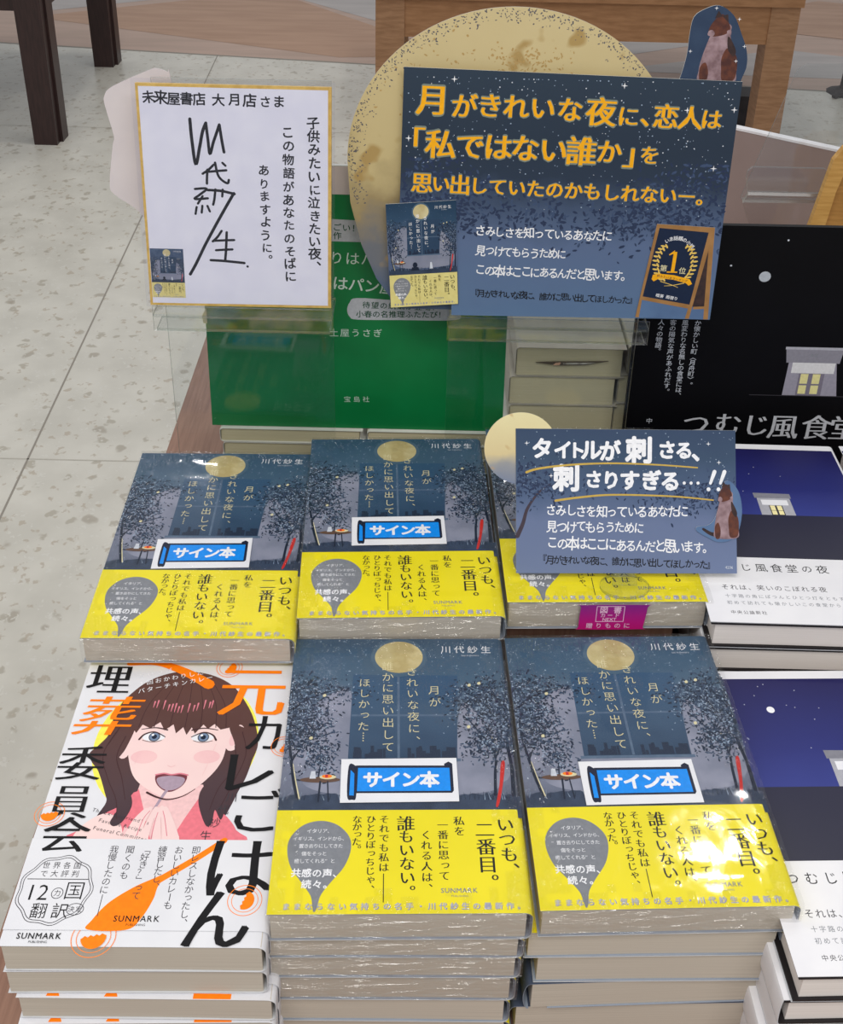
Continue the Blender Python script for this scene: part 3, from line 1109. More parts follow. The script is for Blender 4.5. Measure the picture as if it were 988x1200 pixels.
def girl_art(mb, fr):
    a = Art(mb, fr)
    a.layer(1)
    a.ell(64, 120, 47, 50, YELP, 48)
    a.layer(2)
    # hair at the back
    a.blob([(60, 173.5), (76, 171), (90, 163), (100, 150), (107, 136), (111, 120), (109, 108), (107, 97), (104, 88), (101, 78), (98, 71), (92, 68), (86, 76), (44, 80), (40, 70), (36, 66),
            (30, 70), (33, 80), (31, 86), (24, 100), (19, 106), (16, 112), (20, 118), (24, 126), (24, 138), (27, 150), (36, 163), (47, 170.5)], HAIR)
    a.layer(3)
    # dress, shoulders and neck
    a.blob([(22, 57), (24, 64), (32, 72), (44, 80), (50, 88), (84, 88), (90, 80), (100, 72), (106, 64), (107, 57)], DRESS, 4)
    a.layer(4)
    a.blob([(22, 57), (24, 66), (33, 73), (41, 71), (46, 62), (45, 57)], SKIN)
    a.poly([(56, 57), (46, 60), (49, 92), (84, 92), (90, 74), (84, 57)], SKIN2)
    a.poly([(49, 89), (43, 70), (55, 57), (62, 57), (56, 72)], DRESS)
    a.poly([(86, 90), (92, 72), (84, 57), (72, 57), (78, 72)], DRESS)
    a.layer(5)
    a.ell(34.6, 117, 4.2, 8.5, SKIN, 18, 8)
    a.ell(97.2, 124, 5.0, 9.5, SKIN, 18, -12)
    a.ell(97.0, 124, 2.6, 6.0, BLUSH, 14, -12)
    a.layer(6)
    a.blob([(37.5, 134), (37.2, 117), (40, 106), (45, 96), (54, 88.5), (66.5, 83), (77, 87), (85, 95), (91, 105), (93, 116), (92.5, 135), (80, 150), (48, 150)], SKIN)
    a.layer(7)
    a.ell(47.5, 110, 7.5, 4.5, BLUSH, 20)
    a.ell(83, 110.5, 7.5, 4.5, BLUSH, 20)
    # side locks in front of the shoulders
    a.blob([(38, 132), (36, 116), (33, 106), (39, 96), (45, 86), (47.5, 78), (45, 69), (41, 65.5), (38, 68), (40, 76), (36, 84), (31, 92), (25, 100), (23, 112), (28, 124), (31, 136)], HAIR)
    a.blob([(93, 132), (98, 118), (96, 106), (90, 97), (84, 90), (83, 82), (86, 73), (90, 66), (92.5, 68), (93, 76), (97, 70), (99, 78), (103, 90), (107, 102), (108, 116), (103, 130)], HAIR)
    # fringe
    a.layer(8)
    a.poly(smooth_open([(33, 128), (31, 140), (34, 152), (44, 164), (60, 170), (78, 166), (91, 156), (97, 142), (99, 128)], 4) +
           [(95.5, 126), (93, 131), (88, 129.5), (84, 133.5), (80.5, 130), (77.5, 133), (73.5, 126.5), (71, 131), (68.8, 125.5), (66, 131), (62.5, 126.5), (60, 133), (55.5, 128.5), (52, 134.5), (47, 130), (42, 132.5), (39.5, 126.5), (36, 131)], HAIR)
    a.layer(9)
    for x in (40, 49, 58, 67, 76, 85, 91):
        a.stroke([(x + (64 - x) * 0.5, 166), (x + (64 - x) * 0.12, 148), (x, 131)], 0.25, HAIRD, 0.5)
    for i, x in enumerate((46, 48, 52, 55, 57, 59, 61, 63, 67, 70, 72, 76, 79, 80.5)):
        v = 145.5 + 3.2 * math.cos((x - 63) / 18 * 3.1) * -0.6
        a.stroke([(x, v + 2.2 + (i % 3)), (x - 0.3, v - 2.2)], 1.0, PINKL, 0.3, False)
    for pts in ([(29, 130), (24, 112), (30, 96), (38, 82), (41, 70)], [(34, 124), (32, 110), (38, 96), (43, 82)], [(101, 128), (105, 112), (100, 92), (95, 76)], [(98, 118), (100, 104), (93, 90), (90, 76)]):
        a.stroke(pts, 0.5, HAIRD, 0.3)
    # brows, eyes
    a.layer(9)
    for s_, cx in ((-1, 50.2), (1, 78.5)):
        a.stroke([(cx + s_ * 8, 129.2), (cx, 130.4), (cx - s_ * 7, 128.9)], 0.5, HAIRD, 1.0)
        a.ell(cx, 123.8, 6.6, 3.1, PAPER, 22)
        a.layer(10)
        a.ell(cx + 0.4, 123.9, 3.3, 3.3, IRIS, 20)
        a.layer(11)
        a.ell(cx + 0.4, 123.9, 1.5, 1.6, NAVY2, 12)
        a.ring(cx + 0.4, 123.9, 3.3, 3.3, 0.5, DGREY, 20)
        a.stroke([(cx + s_ * 8, 122), (cx + s_ * 5.5, 125.6), (cx, 127.3), (cx - s_ * 6.5, 124)], 1.2, HAIRD, 0.6)
        a.stroke([(cx + s_ * 6, 121.4), (cx, 120.2), (cx - s_ * 5, 121.4)], 0.3, HAIRD, 0.3)
        a.layer(12)
        a.ell(cx - 0.7, 125.2, 0.8, 0.8, WHITE, 8)
        a.layer(9)
    a.stroke([(44, 112), (43.2, 105)], 0.3, SKIN2, 0.2, False)
    a.stroke([(87, 119), (84, 104), (82.5, 98)], 0.3, SKIN2, 0.2)
    a.stroke([(62, 104.4), (64, 103.4), (66.2, 104.4)], 0.5, SKIN2, 0.5)
    # mouth with spoon
    a.blob([(56.5, 97.3), (61, 98.6), (65.3, 97.8), (70, 98.6), (74.2, 97.3), (72.5, 91), (66, 87), (59, 91)], ink('dark_mouth_ink', (112, 52, 62)) if 'dark_mouth_ink' not in MC else MC['dark_mouth_ink'])
    a.layer(10)
    a.stroke([(56.5, 98), (61, 99), (65.3, 98.2), (70, 99), (74.4, 98)], 0.9, PINKL, 0.9)
    a.blob([(58, 96), (65, 97.4), (72.8, 96), (72.4, 91.5), (68, 88.2), (63, 88.6), (59, 92)], MAUVE)
    a.stroke([(65, 89), (62.5, 83), (60, 76)], 1.7, MAUVE, 1.4)
    a.stroke([(54, 86.5), (60, 83.6), (66.5, 82.2), (74, 84.4), (80, 89)], 1.3, HAIRD, 0.3)
    # clasped hands: two palms with separate fingers
    a.layer(11)
    for pts, w0, w1 in (([(50, 58), (52, 68), (56, 75.5)], 6.0, 2.8), ([(54, 58), (55, 68), (58, 76.5)], 5, 2.4), ([(58, 57.5), (59, 67), (61, 76.5)], 5, 2.4),
                        ([(74, 58), (70, 68), (66, 76.5)], 6.0, 2.8), ([(70, 58), (67.5, 68), (64, 77.2)], 5, 2.4), ([(65, 57.5), (63.5, 67), (62.5, 76)], 5, 2.4)):
        a.stroke(pts, w0, SKIN, w1)
    a.layer(12)
    for pts in ([(54, 60), (55.5, 70), (58, 75)], [(62, 58), (62, 68), (62.5, 74)], [(70, 60), (67, 70), (65, 75)]):
        a.stroke(pts, 0.45, PINKL, 0.35)
    # orange cooking stroke and titles
    a.layer(13)
    a.stroke([(24, 179), (40, 180), (52, 176.5), (65, 170), (76, 163)], 3.0, ORANGE, 7.0)
    a.layer(14)
    a.row('あいつが', (33.5, 169.3), (49.5, 173.8), 3.8, WHITE, 'r')
    a.row('3回おかわりした', (34.8, 163.2), (69, 172.2), 4.2, WHITE, 'r')
    a.row('バターチキンカレー', (36, 157.6), (75.5, 168.4), 4.2, WHITE, 'r')
    a.char('埋', 15, 166, 25, BLACK, 'm', 0, 1.1)
    a.char('葬', 20.5, 138.3, 31, ORANGE, 'm', 0, 1.15, 0.25)
    a.char('委', 13.5, 105, 25, BLACK, 'm', 0, 1.1)
    a.char('員', 13.8, 80, 23, BLACK, 'm', 0, 1.0)
    a.char('会', 16.5, 59.8, 23, BLACK, 'm', 0, 1.15)
    a.char('元', 103.5, 158, 42, ORANGE, 'm')
    a.char('カ', 114, 127, 30, BLACK, 'm', 0, 0.85)
    a.char('レ', 107, 100, 32, BLACK, 'm', 0, 1.15)
    a.char('ご', 115.5, 75, 31, BLACK, 'm')
    a.col('川代紗生', (101, 84), (90.5, 60), 6.6, DGREY, 'l')
    for i, tx in enumerate(('The Ex-Boyfriend’s', 'Favorite Recipe', 'Funeral Committee')):
        a.latin(tx, 43 + i * 1.0, 71.5 - i * 5.2, 3.1, DGREY, 'l', -14 + i * 0.5, 1.25)
    curry_dot(a, 86.5, 176.5, 4.6, 60)
    curry_dot(a, 126, 118, 4.2, 60)
    curry_dot(a, 4.5, 72.5, 4.6, 10)
    # strip below the band
    a.latin('SUNMARK', 18.5, 5.0, 4.2, BLACK, 'b', 0, 1.1)
    a.latin('PUBLISHING', 18.5, 2.0, 1.6, BLACK, 'r')
    curry_dot(a, 45, 4.5, 6.2, 10)
    a.char('ん', 103.5, 14, 36, BLACK, 'm')


def girl_obi_art(mb, fr):
    a = Art(mb, fr)
    a.layer(1)
    a.stroke([(101, 57.5), (88, 47), (70, 34)], 3.2, ORANGE, 3.6)
    a.blob([(74, 38), (67, 35), (58, 30), (48, 22), (42, 13), (41, 8.2), (60, 8.2), (66, 14), (70, 24), (71, 31)], ORANGE)
    a.layer(2)
    a.char('は', 110.5, 41.5, 39, BLACK, 'm')
    a.char('ん', 103.5, 14, 36, BLACK, 'm')
    a.char('会', 16.5, 59.8, 23, BLACK, 'm', 0, 1.15)
    for txt, u, v0, v1 in (('即レスしなかったし、', 87, 51.5, 12), ('おいしいカレーも', 78, 51.5, 21), ('練習したし、', 69.5, 51.5, 31), ('「好き？」って', 61, 51.5, 26),
                           ('聞くのも', 52.5, 51.5, 37), ('我慢したのに', 44.2, 51.5, 29)):
        a.col(txt, (u, v0), (u, v1), 4.8, DGREY, 'r')
    a.rect(44.0, 15, 44.35, 26.5, DGREY)
    for r_ in (18.5, 17.2):
        n = 64
        for i in range(n):
            t0, t1 = 6.2832 * i / n, 6.2832 * (i + 1) / n
            k0, k1 = [r_ * (1 + 0.035 * math.cos(9 * t_)) for t_ in (t0, t1)]
            a.stroke([(19.5 + k0 * math.cos(t0), 29 + k0 * math.sin(t0)), (19.5 + k1 * math.cos(t1), 29 + k1 * math.sin(t1))], 0.35, DGREY, 0.35, False)
    a.row('世界各国', (11.5, 42.2), (27.5, 42.2), 4.0, DGREY, 'r')
    a.row('で大評判', (11.5, 37.6), (27.5, 37.6), 4.0, DGREY, 'r')
    a.rect(4, 34.4, 35, 34.8, DGREY)
    a.latin('12', 11, 27.6, 12, BLACK, 'l')
    a.ring(21.2, 27, 3.0, 3.0, 0.35, DGREY, 24)
    a.char('カ', 21.2, 27, 4.2, BLACK, 'l')
    a.char('国', 29.5, 28.4, 10.5, BLACK, 'l')
    a.row('翻訳', (14.5, 17.6), (25, 17.6), 8.6, BLACK, 'r')
    a.ring(32.3, 18.6, 4.4, 3.2, 0.35, DGREY, 24)
    a.row('決定', (30.4, 18.6), (34.2, 18.6), 3.4, DGREY, 'r')
    a.latin('SUNMARK', 64, 14, 4.4, BLACK, 'b', 0, 1.1)
    a.latin('PUBLISHING', 64, 10.8, 1.7, BLACK, 'r')
    curry_dot(a, 116, 24, 5.0, 70)


def girl_book(label, art=True):
    r = empty('paperback_book', label, 'book')
    page_block(W1, D1, T1, PAGES, r)
    mb = MB()
    c_sheet(mb, jacket_section(W1, T1, 0.0046, 0.0006), 0, D1, 0.00025, JACKW, SPINEW)
    if art:
        girl_art(mb, top_frame(W1, T1 - 0.0006))
    else:
        a = Art(mb, top_frame(W1, T1 - 0.0006))
        a.layer(1)
        for u_ in (18, 47):
            a.ell(u_, 0.3, 3.4, 3.6, ORANGE, 12, 0, 10, 170)
        a.rect(88, 0.3, 107, 3.0, ORANGE)
    mb.build('dust_jacket', r, smooth=35)
    mb = MB()
    c_sheet(mb, jacket_section(W1 + 0.0004, T1, 0.0047, 0.0001), 0.008, 0.0577, 0.00014, JACKW, SPINEW)
    if art:
        girl_obi_art(mb, top_frame(W1, T1 - 0.0001))
    mb.build('paper_band', r, smooth=35)
    return r


bk6 = girl_book('white paperback with cartoon of brown-haired girl eating from a spoon, front row left')
place(bk6, (-0.1338, 0.4379, 0.0150, 0.8212), T1)
gplain = girl_book('white-jacketed paperback with beige page edges, second from top of the front left stack', False)
z = 0.8212 - T1 - 0.0003
for i, (T, dx, yaw) in enumerate(((0.0185, 0.000, 0.022), (0.0180, 0.004, 0.010), (0.0205, 0.0035, 0.028), (0.0250, 0.004, 0.015)), 1):
    lab = 'white-jacketed paperback with beige page edges, %s from top of the front left stack' % SEQ[i]
    loc = (-0.1330 + dx, (0.3446, 0.3424, 0.3410, 0.3425)[i - 1], z - T)
    if i == 1:
        o = gplain
        o.location, o.rotation_euler, o.scale = loc, (0, 0, yaw), (1, 1, T / T1)
        o['group'] = 'paperbacks under the cartoon girl book'
    else:
        o = copy_thing(gplain, lab, loc, yaw, (1, 1, T / T1), 'paperbacks under the cartoon girl book')
    z -= T + 0.00005

# ------------------------------------------------------------------ blue hardcovers (right)
W2, D2, T2 = 0.132, 0.190, 0.0218
BOARD = mat('black_cover_board', (26, 22, 24), (32, 28, 30), 60, 0.5)
BLUEP = gradmat('night_blue_print', 1, 0.10, 0.185, [(0, (52, 62, 138)), (0.35, (40, 46, 116)), (1, (30, 28, 82))], 18, 0.35, 0.4)
DUSK = gradmat('dusk_ground_print', 1, 0.06, 0.11, [(0, (50, 50, 66)), (1, (40, 40, 62))], 26, 0.5, 0.4)
WALLP = ink('pale_house_ink', (168, 168, 176))
ROOFP = ink('grey_roof_ink', (128, 128, 138))
LIT = ink('lit_window_print', (240, 228, 170))


def house(a, u, v, s):
    """little lit shop front, u v = lower left corner, s = width"""
    a.poly([(u, v), (u + s, v), (u + s * 1.0, v + s * 0.78), (u + s * 0.02, v + s * 0.78)], WALLP)
    a.layer(a.ly + 1)
    a.poly([(u - s * 0.04, v + s * 0.78), (u + s * 1.05, v + s * 0.78), (u + s * 1.05, v + s * 1.0), (u - s * 0.05, v + s * 1.02)], ROOFP)
    a.rect(u + s * 0.30, v, u + s * 0.70, v + s * 0.44, DGREY)
    a.rect(u + s * 0.12, v + s * 0.46, u + s * 0.90, v + s * 0.70, PAPER)
    a.layer(a.ly + 1)
    for q in (0.33, 0.53):
        a.rect(u + s * q, v + s * 0.02, u + s * (q + 0.14), v + s * 0.2, LIT)
        a.rect(u + s * q, v + s * 0.22, u + s * (q + 0.14), v + s * 0.43, LIT)


def blue_art(mb, fr):
    a = Art(mb, fr)
    a.layer(1)
    a.rect(0, 106, 128.5, 184, BLUEP)
    a.rect(0, 58, 128.5, 106, DUSK)
    a.layer(2)
    a.ell(34, 160, 2.4, 2.4, WHITE, 18)
    rnd = random.Random(8)
    for i in range(16):
        a.ell(rnd.uniform(4, 124), rnd.uniform(126, 180), 0.35, 0.35, SOFTW, 6)
    house(a, 57, 106, 24)


def blue_obi_art(mb, fr):
    a = Art(mb, fr)
    a.layer(1)
    a.row('つむじ風食堂の夜', (12.5, 50.5), (83, 50.5), 8.4, BLACK, 'r', sizes={'つ': 7.5, 'む': 7.5, 'じ': 7.5, 'の': 7.5})
    a.row('それは、笑いのこぼれる夜', (15, 31.5), (78, 31.5), 5.2, DGREY, 'r')
    a.row('十字路の角にぽつんとひとつ灯をともす、', (15, 23.5), (92, 23.5), 3.5, GREY, 'r')
    a.row('初めて訪れても懐かしいこの食堂から', (15, 17.5), (84, 17.5), 3.5, GREY, 'r')
    a.row('中央公論新社', (15.5, 9), (35, 9), 3.4, DGREY, 'r')


def hardcover(label, art=True):
    r = empty('hardcover_book', label, 'book')
    page_block(W2 - 0.004, D2, T2, PAGEW, r, 0.0022, 0.0016, 0.004)
    mb = MB()
    c_sheet(mb, jacket_section(W2, T2, 0.004, 0.0010), 0, D2, 0.0012, BOARD, BOARD)
    mb.build('cover_board', r, smooth=35)
    mb = MB()
    c_sheet(mb, jacket_section(W2 + 0.0008, T2, 0.0042, 0.0005) if art else closed_section(W2 + 0.0008, T2, 0.0042, 0.0005, 0.0009), 0.0004, D2 + 0.0002, 0.0004, JACKB, SPINEW)
    if art:
        blue_art(mb, top_frame(W2, T2 - 0.0005))
    mb.build('dust_jacket', r, smooth=35)
    mb = MB()
    c_sheet(mb, jacket_section(W2 + 0.0012, T2, 0.0043, 0.0001), 0.0002, 0.0605, 0.0002, JACKB, SPINEW)
    if art:
        blue_obi_art(mb, top_frame(W2, T2 - 0.0001))
    mb.build('paper_band', r, smooth=35)
    return r


def place2(o, b, sz=1.0):
    x, y, yaw, z = b
    d = 0.095
    o.location = (x + d * math.sin(yaw), y - d * math.cos(yaw), z - T2 * sz)
    o.rotation_euler = (0, 0, yaw)
    o.scale = (1, 1, sz)
    return o


bk7 = hardcover('deep blue hardcover with white moon dot and white band, front row far right')
place2(bk7, (0.2504, 0.4331, 0.0370, 0.8220), 0.0204 / T2)
bk8 = place2(copy_thing(bk7, 'deep blue hardcover with small lit house picture, right behind the small handwritten card', (0, 0, 0), 0), (0.2525, 0.6330, -0.0100, 0.8508))
bk9 = place2(copy_thing(bk7, 'sliver of a blue hardcover with white border at the right photo edge, middle row', (0, 0, 0), 0), (0.3900, 0.6330, 0.0, 0.8508))
hplain = hardcover('white-jacketed hardcover with black boards, second from top of the front far right stack', False)
GB7, GB8 = 'hardcovers under the front blue book', 'hardcovers under the rear blue book'
z = 0.8220 - 0.0204 - 0.0003
for i in range(1, 5):
    T = 0.02035 if i < 4 else z - TZ
    loc = (0.2504 + 0.095 * 0.037 + (-0.003, -0.002, -0.006, -0.005)[i - 1], 0.3384 + 0.0008 * i, z - T)
    if i == 1:
        o = hplain
        o.location, o.rotation_euler, o.scale = loc, (0, 0, 0.035), (1, 1, T / T2)
        o['group'] = GB7
    else:
        o = copy_thing(hplain, 'white-jacketed hardcover with black boards, %s from top of the front far right stack' % SEQ[i], loc, 0.03 - 0.004 * i, (1, 1, T / T2), GB7)
    z -= T + 0.00005
z = 0.8508 - T2 - 0.0003
for i in (1, 2):
    copy_thing(hplain, 'white-jacketed hardcover with black boards, %s from top of the rear right blue book stack' % SEQ[i],
               (0.2520 - 0.001 * i, 0.5385 + 0.001 * i, z - 0.0216), -0.012 + 0.006 * i, (1, 1, 0.0216 / T2), GB8)
    z -= 0.0216

# ------------------------------------------------------------------ back row stacks
ROSE = mat('rose_cover_card', (150, 112, 104), (140, 104, 98), 50, 0.5)
COVW = mat('pale_cover_card', (214, 214, 206), (204, 204, 196), 50, 0.5)


def back_book(name, W, D, T, cover, pages, wavy=False):
    r = empty(name, '', 'book')
    page_block(W, D, T, pages, r, 0.0008, 0.0012, 0.003)
    mb = MB()
    c_sheet(mb, [(-x, z_) for x, z_ in jacket_section(W, T, 0.003, 0.0002)][::-1], 0, D, 0.0004, cover, cover)
    mb.build('cover', r, smooth=35)
    return r


GREEN = mat('green_card', (6, 118, 62), (4, 110, 56), 25, 0.42, 0.35)
gb = back_book('paperback_book', 0.116, 0.17, 0.0134, COVW, PAGEG)
first = True
for sx, side in ((-0.1025, 'left'), (0.0165, 'right')):
    for i in range(3):
        zt = 0.8273 - i * 0.0135
        lab = 'thin paperback with cream page edges under the green panel, %s of the %s stack' % (('topmost', 'second', 'third')[i], side)
        loc = (sx + 0.002 * (i % 2), 0.7665, zt - 0.0134)
        g_ = 'cream paperbacks under the green panel'
        if first:
            gb.location = loc
            gb['label'], gb['group'] = lab, g_
            first = False
        else:
            copy_thing(gb, lab, loc, 0, (1, 1, 1), g_)
riser(-0.150, 0.775, 0.070, 0.92, 0.8273 - 0.0405)
cb = back_book('paperback_book', 0.0885, 0.148, 0.0272, mat('dull_cream_cover', (176, 170, 156), (166, 160, 146), 50, 0.5), PAGEG)
GS3 = 'thick cream page-edged paperbacks behind the small card'
first = True
for j, (sx, yo, side) in enumerate(((0.1170, 0.787, 'left'), (0.2070, 0.789, 'right'))):
    for i in range(4):
        zt = 0.8972 - i * 0.0273
        lab = 'thick paperback with cream page edges, %s of the %s stack behind the small card' % (('topmost', 'second', 'third', 'fourth')[i], side)
        loc = (sx + (0.004, 0.0, 0.001, -0.001)[i] - (0.002 * i if j else 0.0), yo, zt - 0.0272 + (0.0022 if j else 0))
        if first:
            cb.location = loc
            cb['label'], cb['group'] = lab, GS3
            first = False
        else:
            copy_thing(cb, lab, loc, 0.01 * ((i % 3) - 1) * 0.5, (1, 1, 1), GS3)
riser(0.080, 0.80, 0.24, 0.92, 0.8972 - 3 * 0.0273 - 0.0272)
# small metal-cornered slip poking out of the topmost thick paperback
mb = MB()
SLIP = mat('silver_slip', (200, 196, 184), (120, 112, 100), 300, 0.35, 0.5)
mb.plate([(-0.028, -0.0012, 0.0140), (-0.010, -0.0012, 0.0115), (0.012, -0.0012, 0.0125), (0.030, -0.0012, 0.0165), (0.012, -0.0012, 0.0155), (-0.010, -0.0012, 0.0150)], (0, -1, 0), 0.0009,
         mat('slit_dark', (88, 76, 62)))
mb.plate([(-0.006, -0.0016, 0.0128), (0.012, -0.0016, 0.0135), (0.020, -0.0016, 0.0150), (-0.006, -0.0016, 0.0143)], (0, -1, 0), 0.0009, SLIP)
mb.plate([(-0.014, -0.0016, 0.0120), (-0.009, -0.0016, 0.0120), (-0.008, -0.0016, 0.0146), (-0.012, -0.0016, 0.0140)], (0, -1, 0), 0.0009, mat('pinkish_tab', (214, 168, 140)))
mb.build('slip_card', cb)


# ------------------------------------------------------------------ frames for standing cards
def stand_frame():
    """local frame of a standing card: u -> x, v -> z, layers towards -y"""
    return lambda u, v, l: (u / 1000, -l * LY, v / 1000)


def card(mb, pts, th, m, me=None):
    mb.plate([(u / 1000, 0, v / 1000) for u, v in pts], (0, -1, 0), th, m, me)


def standing(name, label, cat, loc, lean, yaw=0.0):
    return empty(name, label, cat, loc, (-R(lean), 0, R(yaw)))


EDGEW = mat('card_edge_white', (214, 214, 210))


# ---- acrylic stands
def acrylic_stand(label, x0, x1, y, zl, ztop, lean, foot):
    r = empty('acrylic_stand', label, 'display stand', ((x0 + x1) / 2, y, TZ))
    hw = (x1 - x0) / 2
    mb = MB()
    h = zl - TZ
    t_ = 0.0025
    mb.plate([(-hw, 0, 0.003), (hw, 0, 0.003), (hw, 0, h), (-hw, 0, h)], (0, -1, 0), t_, CLEAR, CLEARE)
    dz = ztop - zl
    ov = math.tan(R(lean)) * dz
    mb.plate([(-hw, 0, h), (hw, 0, h), (hw, ov, h + dz), (-hw, ov, h + dz)], (0, -1, math.tan(R(lean))), t_, CLEAR, CLEARE)
    mb.build('back_plate', r)
    mb = MB()
    w2 = hw + 0.002
    mb.plate([(-w2, -0.030, h), (w2, -0.030, h), (w2, 0.0, h), (-w2, 0.0, h)], (0, 0, 1), t_, CLEAR, CLEARE)
    mb.plate([(-w2, -0.030, h - 0.0135), (w2, -0.030, h - 0.0135), (w2, -0.030, h + 0.006), (-w2, -0.030, h + 0.006)], (0, -1, 0), 0.0016, CLEAR, CLEARE)
    mb.plate([(-w2 + 0.002, -0.0294, h - 0.0135), (w2 - 0.002, -0.0294, h - 0.0135), (w2 - 0.002, -0.012, h - 0.0135), (-w2 + 0.002, -0.012, h - 0.0135)], (0, 0, -1), 0.002, CLEAR, CLEARE)
    mb.build('ledge', r)
    mb = MB()
    mb.plate([(-hw, -0.0, 0.003), (hw, -0.0, 0.003), (hw, foot, 0.003), (-hw, foot, 0.003)], (0, 0, 1), 0.003, CLEAR, CLEARE)
    mb.build('foot_plate', r)
    return r


acrylic_stand('clear acrylic stand holding the white autograph board', -0.1865, -0.064, 0.734, 0.9675, 1.125, 6, 0.028)
acrylic_stand('clear acrylic stand holding the big navy sign and moon disc', 0.0215, 0.164, 0.754, 0.9525, 1.10, 6, 0.022)

# ---- autograph board (129 x 157 mm) with its sleeve
sk = standing('autograph_board', 'white gold-edged autograph board with black brush signature in clear sleeve', 'sign', (-0.1925, 0.7165, 0.9678), 6)
mb = MB()
GOLDE = mat('gold_paper_edge', (226, 188, 96), (204, 164, 74), 200, 0.4, 0.5)
SKW = mat('autograph_white_board', (232, 232, 242), (226, 226, 238), 60, 0.6, 0.2)
card(mb, [(0, 0), (128.6, 0.6), (130.2, 159.6), (-0.3, 159.8)], 0.0025, GOLDE)
a = Art(mb, stand_frame())
a.layer(1)
a.poly([(1.8, 1.8), (126.4, 2.4), (127.8, 157.6), (1.6, 157.8)], SKW)
o5 = -5.8  # plane origin sits 5.8 mm below the board


def K2(u, v):
    return (u, v + o5)


INKB = ink('brush_ink', (24, 24, 34))
a.layer(2)
a.row('未来屋書店', K2(8, 156), K2(42, 156), 9.4, INKB, 'h', 0.15)
a.row('大月店', K2(55, 155.5), K2(76, 155.5), 9.4, INKB, 'h', 0.15)
a.row('さま', K2(86, 155.2), K2(95, 155.2), 8.8, INKB, 'h', 0.13)
a.col('子供みたいに泣きたい夜、', K2(118, 141), K2(117.5, 38), 9.0, INKB, 'h', 0.17)
a.col('この物語があなたのそばに', K2(100.5, 134), K2(100.2, 30), 8.6, INKB, 'h', 0.17)
a.col('ありますように。', K2(83.3, 107), K2(84, 42), 8.4, INKB, 'h', 0.17)


def br(pts, w0=1.9, w1=None):
    a.stroke([K2(*p) for p in pts], w0, INKB, w1)


br([(35, 142), (35.6, 128), (37.4, 110.5), (40.5, 122), (43, 133), (45.6, 139.5)], 2.2)
br([(45.6, 139.5), (46.5, 128), (47.4, 118), (50, 126), (52.6, 133), (54.6, 138.5)], 2.0)
br([(54.6, 138.5), (55.8, 128), (57, 119.5)], 2.0)
br([(49.5, 110.5), (46, 107), (41.8, 104)], 1.7)
br([(45.2, 107), (44.6, 101), (44.4, 97)], 1.7)
br([(46, 105.5), (52, 106.2), (58, 106.8)], 1.7)
br([(50.6, 112), (52, 104), (54.5, 100), (58.5, 97.6), (59.5, 100)], 1.7)
br([(55.6, 112), (57.6, 110)], 1.6)
br([(36, 93), (44, 93.4), (38.6, 88.6), (35.5, 85.8), (44.5, 86.5)], 1.7)
br([(41, 88), (37.5, 82.5)], 1.6)
br([(36.5, 80), (35.5, 75)], 1.6)
br([(40.5, 81), (39.8, 76)], 1.6)
br([(44, 81), (45.5, 77)], 1.6)
br([(44.5, 92.5), (54, 92), (63, 90)], 1.9)
br([(50, 93), (49, 86), (48, 82)], 1.7)
br([(55, 93), (54.5, 88)], 1.6)
br([(62.5, 90.5), (53, 74), (42, 54), (34, 38), (29.5, 30)], 2.1)
br([(53, 63), (50, 58.5), (46.5, 55)], 1.7)
br([(47, 55.5), (54, 56), (61.5, 56.4)], 1.7)
br([(56.5, 62), (55.6, 50), (54.6, 41)], 1.8)
br([(48.5, 48.5), (54, 49), (60, 49.4)], 1.7)
br([(44.5, 41), (54, 40.6), (68, 39.4)], 1.9)
a.ell(*K2(70.2, 36.8), 0.9, 0.9, INKB, 10)
mb.build('board', sk)
# printed book picture in the corner
mb = MB()
s1 = 0.18


def frm(u, v, l):
    return (0.0020 + u / 1000 * s1, -2.2 * LY - l * LY * 0.35, 0.0062 + v / 1000 * 0.196)


mb.plate([frm(0, 0, 0), frm(130, 0, 0), frm(130, 188, 0), frm(0, 188, 0)], (0, -1, 0), 0.00005, mat('tiny_night_print', (56, 76, 104), (76, 94, 122), 300, 0.5))
night_art(mb, frm, True)
a2 = Art(mb, lambda u, v, l: frm(u, v, l + 12))
a2.rect(0, 0, 130, 58, mat('pale_yellow_band_print', (226, 214, 140), (220, 206, 130), 200, 0.5))
obi_art(mb, lambda u, v, l: frm(u, v, l + 14), True)
mb.build('book_picture', sk)
mb = MB()
mb.plate([(-0.0025, -0.0016, -0.0005), (0.1310, -0.0016, -0.0005), (0.1328, -0.0016, 0.1632), (-0.0028, -0.0016, 0.1636)], (0, -1, 0), 0.0002, SLEEVE)
mb.build('clear_sleeve', sk)

# ---- white die-cut card behind the autograph board
cl = standing('die_cut_card', 'blank white die-cut card peeking out left behind the autograph board', 'card', (-0.19, 0.742, 0.9680), 6)
mb = MB()
pts = [(15.5, 161.4 - 6), (13.4, 165.4 - 6), (6.5, 167.6 - 6), (0.6, 166.3 - 6), (-25.0, 154.5 - 6), (-30.8, 148 - 6), (-31.0, 141 - 6), (-26.5, 120.2 - 6), (-27.5, 114 - 6), (-29.2, 104.2 - 6), (-31.9, 85.4 - 6),
       (-29.7, 77.2 - 6), (-11.6, 63.6 - 6), (-4, 40), (10, 20), (20, 30), (24, 90)]
card(mb, smooth_loop(pts, 4), 0.0008, mat('blank_white_card', (214, 206, 208), (208, 200, 203), 30, 0.5))
mb.build('card_face', cl)

